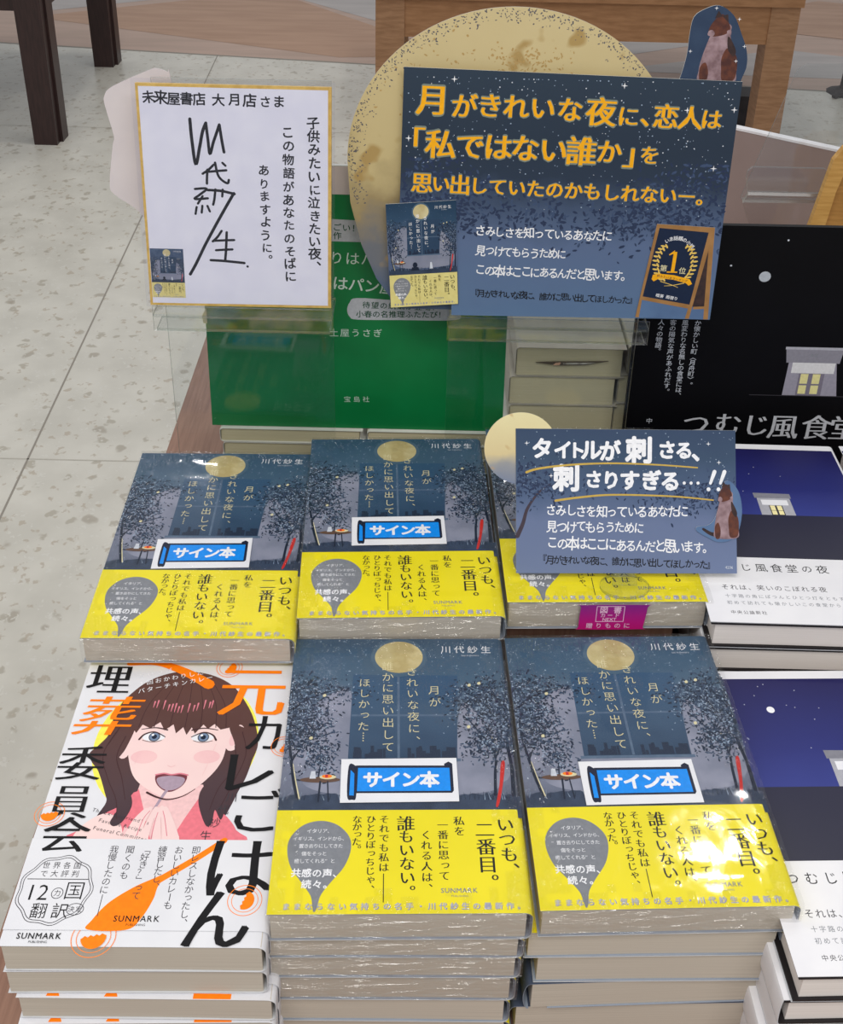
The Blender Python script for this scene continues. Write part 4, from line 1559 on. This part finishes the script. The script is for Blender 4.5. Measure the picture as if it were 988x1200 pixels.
# ---- big navy sign with cat, easel and book pictures
sg = standing('promotional_sign', 'large navy starry sign with gold headline and handwritten white lines on acrylic stand', 'sign', (-0.0145, 0.738, 0.9528), 6)
SIGNP = gradmat('starry_sign_print', 2, 0.0, 0.182,
                [(0.0, (92, 118, 152)), (0.30, (90, 108, 142)), (0.46, (68, 84, 112)), (0.58, (42, 55, 74)), (0.72, (40, 53, 70)), (1.0, (46, 60, 76))], 30, 0.18, 0.42)
mb = MB()
card(mb, [(37.2, 0), (227.2, 1.0), (229.8, 177.6), (-0.5, 182.6), (-2.4, 60), (-2, 12), (37, 10)], 0.0009, SIGNP, EDGEW)
a = Art(mb, stand_frame())
rnd = random.Random(21)
V5 = 5.2


def SV(u, v):
    return (u, v + V5)


a.layer(1)


def r1(q):
    u = q.uniform(0, 228)
    c = 84 + 22 * math.sin(u * 0.03 + 1.2) - 16 * math.exp(-((u - 110) / 34) ** 2) * -1
    return (u, min(118, max(48, q.gauss(c, 10)))) if q.random() < (0.55 if 60 < u < 140 else 1) else None


def r2(q):
    if q.random() < 0.45:
        return (min(120, abs(q.gauss(20, 30))), q.gauss(78, 9))
    return (min(227, q.gauss(190, 22)), q.gauss(80, 13))


DL = ink('sign_leaf_ink', (42, 54, 82))
DL2 = ink('sign_leaf_ink_mid', (60, 76, 106))
a.leaves(r1, 900, 2.1, [DL, DL, DL2], rnd)
a.leaves(r2, 800, 2.0, [DL, DL, DL2, DL], rnd)
a.layer(2)
for i in range(420):
    u, v = rnd.uniform(2, 226), 78 + 104 * rnd.random() ** 0.7
    z_ = rnd.choice((0.25, 0.3, 0.35, 0.5))
    a.ell(u, min(v, 176), z_, z_, rnd.choice((SOFTW, LEAFL, LEAFL)), 6)
for u, v in ((194.4, 157), (226.5, 158), (217, 116), (3.5, 133), (34, 175), (150, 173), (18.5, 170)):
    a.star(u, v, 2.4, WHITE)
a.layer(3)


def head(txt, uv_, size, sizes=None):
    for ch, (u, v) in zip(txt, uv_):
        z_ = (sizes or {}).get(ch, size)
        a.layer(3)
        a.char(ch, u, v + V5, z_ * 1.04, GOLDL, 'x', -1.5)
        a.layer(4)
        a.char(ch, u, v + V5, z_, GOLD, 'M', -1.5)


head('月がきれいな夜に、恋人は', [(19.5, 154.8), (41.4, 151), (59.1, 151.8), (76.9, 151.3), (95.2, 150.8), (114, 150), (135.5, 149), (154.4, 146.4), (171.5, 147.5), (180.2, 146.8), (197.2, 146.2), (211.6, 145.6)],
     18.2, {'月': 23, '夜': 21.5, 'に': 15.5, '恋': 18, 'は': 15, '人': 17.5})
head('「私ではない誰か」を', [(4.5, 125.5), (25.8, 123.6), (46.4, 122.8), (65.8, 122.6), (84.6, 122.0), (104.5, 121.2), (123.8, 120.8), (143.2, 121), (163.5, 119.5), (171.7, 119.2)],
     20.5, {'を': 14, '私': 22, '誰': 22, '「': 21, '」': 21, 'か': 18})
n = 15
head('思い出していたのかもしれないー。', [(13.5 + 13.35 * i, 95.4 - 0.40 * i) for i in range(16)], 13.4, {'思': 15.8, '出': 15.8})
a.layer(4)
a.row('さみしさを知っているあなたに', SV(56, 60.6), SV(147, 58.6), 8.6, WHITE, 'b', 0.12, sx=0.92)
a.row('見つけてもらうために', SV(57, 45.6), SV(115, 44.2), 8.4, WHITE, 'b', 0.12, sx=0.9)
a.row('この本はここにあるんだと思います。', SV(57, 31), SV(163, 28.8), 8.8, WHITE, 'b', 0.12, sx=0.9, sizes={'本': 10, '思': 11})
a.row('『月がきれいな夜に、誰かに思い出してほしかった』', SV(53.5, 12.6), SV(169.5, 9.7), 6.6, BLACK, 'b', 0.12, sx=0.95)
mb.build('sign_board', sg)

# cat cut-out rising from the top edge
DARKB = mat('cutout_night_print', (52, 70, 96), (44, 60, 86), 50, 0.45)
CATW = mat('cat_white_fur_print', (168, 142, 148), (122, 96, 100), 140, 0.5)
CATB = mat('cat_brown_fur_print', (108, 62, 46), (76, 44, 40), 180, 0.5)
CATD = mat('cat_dark_fur_print', (50, 38, 40), (66, 48, 46), 220, 0.5)


def cat_art(a, T_, mb=None):
    """sitting calico cat seen from behind; T_ maps unit coordinates (x 0..1, y 0..1)"""
    def B(p, m):
        a.blob([T_(x, y) for x, y in p], m, 5)
    B([(0.24, 0.82), (0.22, 0.72), (0.15, 0.60), (0.03, 0.36), (-0.02, 0.16), (0.04, 0.0), (0.92, 0.0), (1.0, 0.14), (0.97, 0.34), (0.82, 0.52), (0.72, 0.70), (0.72, 0.82), (0.46, 0.88)], CATW)
    a.layer(a.ly + 1)
    B([(0.56, 0.36), (0.70, 0.50), (0.95, 0.38), (1.0, 0.16), (0.92, 0.02), (0.64, 0.02), (0.58, 0.18)], CATB)
    B([(0.0, 0.20), (0.14, 0.28), (0.24, 0.14), (0.20, 0.0), (0.04, 0.0)], CATB)
    B([(0.66, 0.66), (0.76, 0.62), (0.92, 0.46), (0.86, 0.38), (0.70, 0.48)], CATD)
    a.layer(a.ly + 1)
    B([(0.16, 0.80), (0.14, 0.70), (0.30, 0.66), (0.60, 0.70), (0.70, 0.78), (0.60, 0.90), (0.46, 0.98), (0.30, 0.92)], CATB)
    a.poly([T_(x, y) for x, y in ((0.26, 0.92), (0.34, 1.03), (0.46, 0.95))], CATD)
    a.poly([T_(x, y) for x, y in ((0.44, 0.96), (0.60, 0.98), (0.64, 0.86))], CATD)
    a.layer(a.ly + 1)
    B([(0.14, 0.74), (0.12, 0.68), (0.24, 0.66), (0.30, 0.70), (0.24, 0.75)], CATW)
    B([(0.62, 0.74), (0.68, 0.66), (0.74, 0.70), (0.72, 0.76)], CATW)


mb = MB()
mb.plate([(u / 1000, 0.0016, (v + V5) / 1000) for u, v in smooth_loop([(184, 165), (187.5, 174), (190.4, 189.3), (190.9, 203), (192.5, 214.6), (199.0, 220.0), (208.7, 222.8), (219.0, 216.5), (225.4, 204.8), (230.5, 192.9),
                                                                     (231.6, 182.1), (228.8, 171.9), (228, 160), (205, 158)], 4)], (0, -1, 0), 0.0008, DARKB, EDGEW)
a = Art(mb, lambda u, v, l: (u / 1000, 0.0016 - l * LY, v / 1000))
a.layer(1)
cat_art(a, lambda x, y: (200 + 25.2 * x, 171.5 + V5 + 46.5 * y))
a.layer(6)
for u, v in ((192.5, 192), (223, 214), (228.5, 196), (224, 186), (207, 221)):
    a.star(u, v + V5, 1.5, WHITE)
tag(mb.build('cat_cutout', sg), 'navy cut-out of a sitting calico cat', None)

# picture of the book pasted on the lower left
mb = MB()
ang = R(-2.0)


def frb(u, v, l):
    x, y = u / 130 * 49.0, v / 188 * 78.5
    c, q = math.cos(R(5.2)), math.sin(R(5.2))
    # slightly tilted slip
    X = -7.3 + x + y * -0.055
    Y = 0.7 + V5 + y + x * 0.085
    return (X / 1000, -0.0010 - l * LY * 0.6, Y / 1000)


TINYN = MC['tiny_night_print']
mb.plate([frb(-1, -1, 0), frb(131, -1, 0), frb(131, 189, 0), frb(-1, 189, 0)], (0, -1, 0), 0.0006,
         gradmat('small_night_print', 2, 0.02, 0.09, [(0.1, (60, 76, 108)), (0.45, (98, 112, 142)), (0.75, (44, 72, 100)), (1.0, (26, 54, 80))], 90, 0.2, 0.45), EDGEW)
night_art(mb, frb, True)
a2 = Art(mb, lambda u, v, l: frb(u, v, l + 13))
a2.rect(0, -1, 130, 59, MC['pale_yellow_band_print'])
obi_art(mb, lambda u, v, l: frb(u, v, l + 15), True)
tag(mb.build('book_picture', sg), 'tilted picture of the night window book', None)

# pasted chalkboard easel picture
mb = MB()


def fre(u, v, l):
    return (u / 1000, -0.0006 - l * LY * 1.2, (v + V5) / 1000)


SKYB = mat('easel_blue_paper', (92, 120, 158), (84, 110, 148), 60, 0.45)
EASW = mat('easel_wood_print', (168, 124, 76), (152, 110, 64), 90, 0.5)
mb.plate([fre(u, v, 0) for u, v in ((173, -3.6), (226.4, -4.0), (223.2, 67.5), (181.4, 69.4))], (0, -1, 0), 0.0003, SKYB, EDGEW)
a = Art(mb, fre)
a.layer(1)
a.poly([(213, 6), (222.6, 6.4), (222.6, 56), (216.5, 58)], CATD)
a.poly([(219.4, 67), (222.8, 67.4), (225.6, -3.8), (222.2, -3.8)], EASW)
a.poly([(214, 6), (222.8, 6.6), (222.8, 4.6), (213.8, 4.0)], EASW)
a.layer(2)
a.poly([(181.4, 69.3), (222.8, 67.5), (211.6, -3.6), (208.6, -3.6), (210.2, 4.5), (175.9, 10.6), (174.8, -3.4), (172.2, -3.2)], EASW)
a.layer(3)
a.poly([(183.4, 66.4), (218.7, 63.7), (210.9, 7.7), (176.2, 13.4)], ink('chalkboard_ink', (22, 36, 62)))
a.layer(4)
for ch, u, v, rt in (('い', 189.8, 56.6, 24), ('ま', 192.6, 58.2, 14), ('話', 195.8, 58.9, 4), ('題', 199.2, 58.7, -4), ('の', 202.2, 57.6, -14), ('小', 205.2, 55.6, -26), ('説', 207.8, 53.0, -38)):
    a.char(ch, u, v, 3.5, WHITE, 'b', rt)
a.char('1', 196.3, 41, 24, GOLD, 'm', -3, 0.8)
a.rect(191.8, 32.4, 199.4, 33.4, GOLD)
a.poly([(192.2, 46.5), (196.2, 49.8), (195.6, 47.2), (192.4, 45.7)], GOLD)
a.char('第', 189.2, 35.6, 5.4, CREAM, 'b', -4)
a.char('位', 203.0, 34.0, 5.4, CREAM, 'b', -4)
GL = ink('laurel_gold_ink', (226, 190, 96))
for s_ in (-1, 1):
    for i in range(10):
        t_ = R(-60 + 13 * i)
        cu_, cv_ = 197 + s_ * 13.5 * math.cos(t_ * 0.9), 39.5 + 15 * math.sin(t_)
        for k_ in (-1, 1):
            a.ell(cu_ + s_ * k_ * 1.2, cv_ + 0.6, 1.9, 0.75, GL, 8, (60 if k_ < 0 else 10) if s_ > 0 else (120 if k_ < 0 else 170))
a.poly([(182, 30.5), (186, 31.5), (197, 30.6), (209, 27.6), (211, 24), (208.6, 22.6), (206.5, 24.5), (197, 27), (187, 28), (183, 25.4), (181.4, 27)], GOLD)
a.stroke([(188, 25.5), (196, 23), (201, 21)], 0.6, GL, 0.3)
a.stroke([(205, 24.5), (197, 22.6), (191, 22)], 0.6, GL, 0.3)
a.layer(5)
a.row('読みたい本ランキング', (186, 29.8), (206.5, 26.2), 2.1, BROWN, 'b')
a.row('喫茶', (187, 14.4), (190, 13.9), 3.0, WHITE, 'b')
a.row('雨宿り', (194.5, 13.3), (200.5, 12.2), 3.0, WHITE, 'b')
tag(mb.build('easel_picture', sg), 'pasted picture of a chalkboard easel with gold number one laurel', None)

# ---- big moon disc behind the sign
mo = standing('moon_disc', 'large round beige moon cut-out standing behind the big navy sign', 'display cutout', (0, 0.7455, 0.9528), 6)
MOONB = gradmat('moon_poster_print', 2, 0.0, 0.22, [(0.0, (78, 96, 124)), (0.22, (110, 112, 118)), (0.36, (156, 138, 100)), (0.52, (196, 178, 130)), (1.0, (204, 186, 140))], 34, 0.42, 0.5,
                ((172, 144, 90), 36, 0.585))
mb = MB()
cx, cy, rx, ry = 61.0, 115.0, 115.0, 107.5
pts = []
for i in range(0, 61):
    t_ = R(186 - (372 * i / 60) * 0.53)
    pts.append((cx + rx * math.cos(t_), cy + ry * math.sin(t_)))
# up over the top to the right, then down behind the sign and back to the lower left
pts = [(cx + rx * math.cos(R(185 - i * 3.6)), cy + ry * math.sin(R(185 - i * 3.6))) for i in range(0, 62)]
pts += [(170, 60), (150, 25), (120, 0.5), (-14, 0.5), (-22.2, 8.6), (-33, 24), (-44, 50), (-52, 82)]
mb.plate([(u / 1000, 0, v / 1000) for u, v in pts], (0, -1, 0), 0.0009, MOONB, EDGEW)
a = Art(mb, stand_frame())
a.layer(1)
rnd = random.Random(4)
SPK = ink('moon_speck_ink', (92, 90, 96))
SPK2 = ink('moon_crater_ink', (176, 146, 92))
for i in range(700):
    t_ = R(rnd.uniform(20, 200))
    k_ = 1 - abs(rnd.gauss(0.02, 0.045))
    u, v = cx + rx * k_ * math.cos(t_), cy + ry * k_ * math.sin(t_)
    if k_ < 0.993:
        a.ell(u, v, rnd.uniform(0.2, 1.1), rnd.uniform(0.15, 0.6), SPK, 6, rnd.uniform(0, 180))
for i in range(260):
    u, v = rnd.gauss(70, 14), rnd.gauss(186, 5)
    if rnd.random() < 0.4:
        u, v = rnd.gauss(10, 22), rnd.gauss(165, 22)
    if math.hypot((u - cx) / rx, (v - cy) / ry) < 0.95:
        a.ell(u, v, rnd.uniform(0.3, 1.4), rnd.uniform(0.2, 0.9), SPK2, 7, rnd.uniform(0, 180))
mb.build('moon_face', mo)

# ---- green book panel
gp = standing('green_panel', 'upright green book promotion panel with white print behind the acrylic stands', 'sign', (-0.1665, 0.770, 0.8276), 1.5)
mb = MB()
card(mb, [(0, 0), (234.8, 0), (232.0, 226), (0.8, 226)], 0.004, GREEN, EDGEW)
a = Art(mb, stand_frame())
a.layer(1)
a.rect(1.0, 203.6, 231.8, 225.8, mat('pinkish_white_print', (206, 194, 192), (200, 188, 186), 40, 0.5))
PG = ink('pale_grey_print', (176, 178, 184))
a.poly([(80, 184.5), (150, 182), (150, 165.5), (80, 165.8)], PG)
a.blob([(110, 108), (112, 114.5), (118, 118.5), (150, 117), (185, 114.5), (193, 113), (197, 107), (193, 101.2), (150, 100.2), (118, 99.8), (112, 102)], PG, 4)
a.layer(2)
a.row('ごい！', (103, 177.2), (117, 176.6), 6.6, ink('dark_green_ink', (10, 70, 44)), 'b')
a.char('作', 103.2, 170.4, 6.6, MC['dark_green_ink'], 'b')
LG = ink('pale_green_white_ink', (196, 210, 200))
a.row('りはパン', (102.5, 152), (138, 151), 11.5, LG, 'r')
a.row('はパン屋', (105, 130.6), (141, 128), 12.5, LG, 'b')
a.row('待望の続編が登場！', (124.8, 112.6), (178, 111.8), 6.2, MC['dark_green_ink'], 'b')
a.row('小春の名推理ふたたび！', (119.8, 104.6), (183, 105.6), 6.3, MC['dark_green_ink'], 'b')
a.row('土屋うさぎ', (99.5, 87.7), (133.5, 88.2), 7.6, LG, 'r')
a.row('宝島社', (109.5, 27.3), (124.5, 27.6), 5.8, LG, 'l')
mb.build('panel_board', gp)
mb = MB()
mb.plate([(-0.0012, -0.001, 0.094), (0.0015, -0.001, 0.094), (0.0015, -0.001, 0.107), (-0.0022, -0.001, 0.100)], (0, -1, 0), 0.006, mat('cream_tab', (226, 212, 172)))
tag(mb.build('support_tab', gp), 'cream cardboard tab', None)

# ---- black book poster
bp = standing('black_poster', 'black book poster with tiny moon and pale lit house, standing at right', 'sign', (0.165, 0.7665, TZ), 0)
mb = MB()
NOIR = mat('black_poster_print', (10, 10, 14), (8, 8, 11), 20, 0.5, 0.12)
card(mb, [(0, 0), (186, 0), (186, 297.5), (-0.8, 297)], 0.004, NOIR, BLACK)
a = Art(mb, stand_frame())
a.layer(1)
a.ell(92.1, 255.7, 4.4, 4.4, ink('poster_moon_ink', (176, 182, 190)), 24)
for u, v in ((104.7, 286.3), (65.5, 264.4)):
    a.ell(u, v, 0.8, 0.8, SOFTW, 8)
a.rect(96, 150.3, 175, 150.8, DGREY)
POSW = ink('poster_house_ink', (150, 147, 160))
POSR = ink('poster_roof_ink', (136, 134, 144))
a.poly([(121.8, 151), (164.8, 151), (159.5, 182), (122.5, 182)], POSW)
a.poly([(120.5, 181), (162, 181), (163.4, 195), (118.3, 195)], POSR)
a.layer(2)
a.rect(118, 193, 164, 195.3, ink('poster_eave_ink', (172, 172, 180)))
a.poly([(125.5, 171.6), (159, 171.6), (159, 181.2), (125.5, 181.2)], ink('poster_curtain_ink', (214, 213, 214)))
a.rect(132, 151, 152, 171.3, ink('poster_door_ink', (120, 114, 128)))
a.layer(3)
YW = ink('poster_window_ink', (222, 214, 150))
for u in (133.6, 143):
    a.rect(u, 152.6, u + 6, 160.5, YW)
    a.rect(u, 162, u + 6, 171, YW)
a.latin('食堂', 141, 188, 3.4, GREY, 'r')
PWH = ink('poster_title_ink', (188, 190, 196))
a.at('つむじ風食堂', [(58, 121.5), (83.5, 122), (106, 121.5), (128, 120.4), (154.5, 120.4), (177, 120.4)], 23, PWH, 'm', {'風': 25.5, '食': 25.5, '堂': 25.5})
a.col('か懐かしい町〈月舟町〉。', (47.3, 214.5), (47.8, 158.5), 5.3, SOFTW, 'r')
a.col('風変わりな名無しの食堂には、', (37.6, 214.5), (40.0, 148.5), 5.3, SOFTW, 'r')
a.col('客の陽気な声があふれだす。', (28.4, 214.5), (30.4, 152), 5.3, SOFTW, 'r')
a.col('人々の物語。', (19.4, 214.5), (19.2, 189), 5.3, SOFTW, 'r')
a.char('中', 20.1, 123.6, 5.4, SOFTW, 'l')
mb.build('poster_board', bp)

# ---- small handwritten card with moon, cat and its stand
YW_ = math.atan2(0.0043, 0.1435)
sc_ = standing('handwritten_card', 'small navy handwritten card with moon and cat cut-outs, propped on a book', 'sign', (0.0655, 0.5715, 0.8570), 27, math.degrees(YW_))
SMALLP = gradmat('small_card_print', 2, 0.0, 0.093, [(0.0, (108, 122, 156)), (0.35, (104, 118, 152)), (0.55, (78, 96, 128)), (0.8, (58, 78, 104)), (1.0, (52, 70, 98))], 45, 0.2, 0.42)
mb = MB()
card(mb, [(0, 0), (143.6, 0), (141.5, 92.8), (-1.2, 93.4)], 0.0006, SMALLP, EDGEW)
a = Art(mb, stand_frame())
rnd = random.Random(33)
a.layer(1)


def r3(q):
    if q.random() < 0.5:
        return (min(70, abs(q.gauss(12, 16))), q.gauss(58, 7))
    return (min(141, max(60, q.gauss(112, 18))), q.gauss(50, 6))


a.leaves(r3, 620, 1.3, [DL, DL, DL2], rnd)
a.stroke([(0.5, 24), (4, 32), (7, 42), (14, 52), (22, 58)], 3.0, ink('branch_ink', (66, 56, 66)), 0.8)
for i in range(120):
    z_ = rnd.choice((0.2, 0.25, 0.35))
    a.ell(rnd.uniform(1, 140), rnd.uniform(54, 92), z_, z_, LEAFL, 6)
for u, v in ((6, 84), (22, 63), (131, 72), (124, 84)):
    a.star(u, v, 1.6, WHITE)
a.layer(2)
a.at('タイトルが刺さる、', [(16, 80.5), (29.5, 79.6), (38.5, 79.4), (47.8, 79.6), (60, 79), (79, 79.6), (97, 79.8), (108.2, 79.6), (120, 79)], 14, WHITE, 'x', {'ト': 11.5, 'イ': 12.5, '刺': 18, 'さ': 12.5, 'る': 12})
a.at('刺さりすぎる', [(32, 61.4), (49.5, 60.6), (61, 60.2), (73, 60), (87, 60), (99.5, 59.6)], 13.5, WHITE, 'x', {'刺': 18, 'り': 12.5, 'さ': 12})
for u in (108.5, 113, 117.5):
    a.ell(u, 58.6, 1.05, 1.05, WHITE, 10)
for u in (125, 131.5):
    a.stroke([(u + 3.2, 66), (u + 0.6, 58.5)], 2.6, WHITE, 1.8, False)
    a.ell(u - 0.6, 54.6, 1.3, 1.3, WHITE, 10)
GOLDM = ink('gold_marker_ink', (196, 164, 78))
a.stroke([(6, 65.2), (14, 67.6), (33.5, 70), (60, 71.2), (90, 70.4), (117, 68.6)], 1.5, GOLDM, 0.9)
a.stroke([(25, 46.9), (40, 49), (62, 50.8), (100, 50), (127.5, 47.6)], 1.5, GOLDM, 0.9)
a.row('さみしさを知っているあなたに', (22, 40.6), (108, 39.8), 8.0, WHITE, 'b', 0.12, sx=0.92)
a.row('見つけてもらうために', (23, 30.2), (79.5, 29.6), 8.0, WHITE, 'b', 0.12, sx=0.9)
a.row('この本はここにあるんだと思います。', (23.5, 19.6), (124.5, 16.6), 8.4, WHITE, 'b', 0.12, sx=0.9, sizes={'本': 9.6, '思': 10.6})
a.row('『月がきれいな夜に、誰かに思い出してほしかった』', (17, 8.8), (126.5, 5.6), 6.0, BLACK, 'b', 0.12, sx=0.95)
a.latin('4236', 138.4, 4.0, 2.6, SOFTW, 'r')
mb.build('card_face', sc_)
mb = MB()
mb.plate([((2.5 + 23.8 * math.cos(R(i * 6))) / 1000, 0.0008, (80.5 + 23.2 * math.sin(R(i * 6))) / 1000) for i in range(60)], (0, -1, 0), 0.0006,
         gradmat('small_moon_print', 2, 0.055, 0.105, [(0.0, (98, 116, 152)), (0.30, (150, 150, 150)), (0.45, (210, 192, 146)), (1.0, (224, 214, 166))], 60, 0.25, 0.45, ((186, 150, 96), 70, 0.60)), EDGEW)
tag(mb.build('moon_cutout', sc_), 'round beige moon cut-out', None)
mb = MB()
mb.plate([(u / 1000, -0.0008, v / 1000) for u, v in smooth_loop([(137, 60.5), (132.5, 56), (131.5, 46), (128.5, 36), (124, 31.5), (117, 30.5), (117, 27.5), (124, 23.5), (131, 20.5), (139.5, 22), (144.5, 29), (146.2, 42), (143.5, 54)], 4)],
         (0, -1, 0), 0.0005, MC['easel_blue_paper'], EDGEW)
a = Art(mb, lambda u, v, l: (u / 1000, -0.0008 - l * LY, v / 1000))
a.layer(1)
a.stroke([(132, 25), (126, 26), (121, 29)], 3.0, CATD, 1.6)
a.layer(2)
cat_art(a, lambda x, y: (128.6 + 15.6 * x, 23.2 + 35.6 * y))
tag(mb.build('cat_cutout', sc_), 'sitting calico cat cut-out', None)
# clear clip foot under the card
cs = empty('card_clip', 'small clear plastic clip foot under the handwritten card', 'clip', (0.135, 0.566, 0.8516), (0, 0, YW_))
mb = MB()
mb.plate([(0.016 * math.cos(R(i * 12)), 0.011 * math.sin(R(i * 12)), 0.0024) for i in range(30)], (0, 0, 1), 0.0022, CLEAR, CLEARE)
mb.build('clip_base', cs)
mb = MB()
for yy in (-0.0006, 0.0075):
    mb.plate([(-0.008, yy, 0.0026), (0.008, yy, 0.0026), (0.007, yy + 0.0035, 0.0095), (-0.007, yy + 0.0035, 0.0095)], (0, -1, 0.5), 0.001, CLEAR, CLEARE)
mb.build('clip_jaw', cs)

# ------------------------------------------------------------------ things behind the black poster
wp = empty('backdrop_divider', 'grey-brown divider board with white top edge behind the black poster', 'panel', (0.3424, 1.20, TZ), (0, 0, R(-33)))
mb = MB()
WP = mat('white_panel_paint', (158, 140, 136), (150, 132, 128), 12, 0.55)
mb.box((-0.03, 0, 0.0), (0.36, 0.009, 0.213), WP)
mb.build('panel_board', wp)
mb = MB()
mb.box((-0.03, -0.0006, 0.2132), (0.36, 0.0096, 0.2158), mat('white_edge_strip', (240, 238, 242)))
mb.build('edge_strip', wp)

ac = empty('acrylic_book_stand', 'clear acrylic book easel with rounded back behind the black poster', 'display stand', (0, 0, 0))
mb = MB()
mb.plate([(0.3043, 1.016, 0.9315), (0.3473, 1.050, 1.0428), (0.3510, 1.0525, 1.0500), (0.3597, 1.054, 1.0540), (0.4600, 1.054, 1.0560), (0.4700, 1.016, 0.9340)], (0, -0.955, 0.30), 0.003, CLEAR, CLEARE)
mb.build('back_plate', ac)
mb = MB()
mb.plate([(0.2995, 0.992, 0.9620), (0.3000, 0.992, 0.9690), (0.3040, 0.992, 0.9730), (0.3700, 0.992, 0.9730), (0.3770, 0.992, 0.9680), (0.3750, 0.992, 0.9480), (0.3030, 0.992, 0.9480)], (0, -1, 0), 0.003, CLEAR, CLEARE)
mb.plate([(0.3030, 0.992, 0.9480), (0.3750, 0.992, 0.9480), (0.3800, 1.016, 0.9310), (0.3061, 1.016, 0.9300)], (0, 0.58, 0.81), 0.003, CLEAR, CLEARE)
mb.build('ledge', ac)
mb = MB()
mb.plate([(0.3061, 1.017, 0.9298), (0.3900, 1.017, 0.9310), (0.4700, 1.017, TZ), (0.3900, 1.017, TZ)], (0, -1, 0), 0.003, CLEAR, CLEARE)
mb.build('leg_plate', ac)

we = empty('wooden_easel', 'light golden wooden easel at the right edge above the black poster', 'easel', (0, 0, 0))
OAK = woodmat('golden_pine', (214, 168, 96), (196, 148, 78), (3, 3, 30), 12)
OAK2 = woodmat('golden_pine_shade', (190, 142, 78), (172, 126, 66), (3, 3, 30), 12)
mb = MB()
mb.plate([(0.3236, 0.975, TZ), (0.3400, 0.975, TZ), (0.3748, 0.975, 0.9253), (0.3784, 0.975, 0.9573), (0.3900, 0.975, 1.0100), (0.3776, 0.975, 1.0000), (0.3706, 0.975, 0.9880), (0.3606, 0.975, 0.9250)], (0, -1, 0), 0.007, OAK)
mb.build('front_leg', we)
mb = MB()
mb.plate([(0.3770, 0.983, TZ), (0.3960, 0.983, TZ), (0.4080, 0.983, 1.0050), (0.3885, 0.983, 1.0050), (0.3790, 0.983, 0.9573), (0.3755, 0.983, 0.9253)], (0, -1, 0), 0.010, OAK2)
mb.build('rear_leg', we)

# ------------------------------------------------------------------ furniture on the floor behind
ASH = woodmat('warm_ash_wood', (174, 132, 98), (154, 114, 82), (2.5, 2.5, 16), 8)
ASHH = woodmat('warm_ash_wood_long', (176, 130, 92), (156, 112, 76), (3, 16, 16), 5)
lt = empty('low_table', 'low oak-coloured wooden table with square legs behind the moon disc', 'table', (0.4975, 3.98, 0))
mb = MB()
mb.box((-0.68, -0.45, 0.485), (0.662, 0.45, 0.53), ASHH)
mb.build('table_top', lt)
mb = MB()
for (x0, y0, x1, y1) in ((-0.5685, -0.425, 0.5685, -0.40), (-0.5685, 0.40, 0.5685, 0.425), (-0.65, -0.34, -0.625, 0.34), (0.625, -0.34, 0.65, 0.34)):
    mb.box((x0, y0, 0.36), (x1, y1, 0.485), ASHH)
mb.build('apron', lt)
for sx, sy in ((-1, -1), (1, -1), (-1, 1), (1, 1)):
    mb = MB()
    x, y = sx * 0.6135, sy * 0.385
    mb.box((x - 0.045, y - 0.045, 0), (x + 0.045, y + 0.045, 0.485), ASH)
    mb.build('leg', lt)

dk = mat('dark_walnut_wood', (62, 42, 40), (50, 34, 33), 30, 0.4, 0.4, 4, (6, 6, 0.6))
dt = empty('dark_bench', 'dark brown wooden bench with grooved legs at the top left', 'bench', (-1.62, 3.92, 0))
mb = MB()
mb.box((-0.5, -0.46, 0.50), (0.46, 0.50, 0.54), dk)
mb.build('seat', dt)
mb = MB()
for (x0, y0, x1, y1) in ((-0.42, -0.425, 0.36, -0.40), (-0.42, 0.44, 0.36, 0.465), (-0.46, -0.38, -0.435, 0.42), (0.41, -0.38, 0.435, 0.42)):
    mb.box((x0, y0, 0.43), (x1, y1, 0.50), dk)
mb.build('apron', dt)
for x, y in ((0.40, -0.40), (0.375, 0.43), (-0.42, -0.40), (-0.42, 0.43)):
    mb = MB()
    mb.box((x - 0.037, y - 0.045, 0), (x + 0.037, y + 0.035, 0.50), dk, None, None, 1.12)
    mb.box((x + 0.0372, y - 0.012, 0.0), (x + 0.047, y + 0.045, 0.50), dk, None, None, 1.05)
    mb.build('leg', dt)

mb = MB()
dg = mat('dark_grey_plastic', (50, 47, 50), (60, 57, 60), 20, 0.5)
ob = empty('floor_box', 'low dark grey box on the floor behind the oak table leg', 'box', (1.14, 3.84, 0))
mb.box((-0.10, -0.05, 0), (0.06, 0.05, 0.10), dg)
mb.build('box_body', ob)
mb = MB()
mb.box((-0.103, -0.053, 0.10), (0.063, 0.053, 0.112), dg)
mb.build('lid', ob)

ch = empty('chair_foot', 'dark furniture foot with flared base on the floor at upper right edge', 'chair', (1.60, 4.20, 0))
mb = MB()
FEL = mat('dark_felt', (74, 66, 66), (60, 54, 54), 60, 0.8)
n = 12
prof = [(0.0, 0.085), (0.008, 0.06), (0.02, 0.035), (0.16, 0.028), (0.42, 0.03)]
vs = [(r_ * math.cos(R(i * 30)), r_ * math.sin(R(i * 30)), h) for h, r_ in prof for i in range(n)]
fs = [(j * n + i, j * n + (i + 1) % n, j * n + n + (i + 1) % n, j * n + n + i) for j in range(len(prof) - 1) for i in range(n)]
fs += [tuple(range(n))[::-1], tuple(range(n * (len(prof) - 1), n * len(prof)))]
mb.raw(vs, fs, FEL)
mb.build('leg', ch, smooth=50)
mb = MB()
mb.plate([(-0.085, -0.07, 0.012), (-0.075, -0.085, 0.012), (-0.02, -0.05, 0.02), (-0.03, -0.01, 0.02)], (0, 0, 1), 0.01, FEL)
mb.build('toe', ch)

# the plain master copy was only a source for the stacks
for p in (plain, loose):
    for c in list(p.children):
        bpy.data.objects.remove(c)
    bpy.data.objects.remove(p)
bpy.data.objects.remove(_ob)
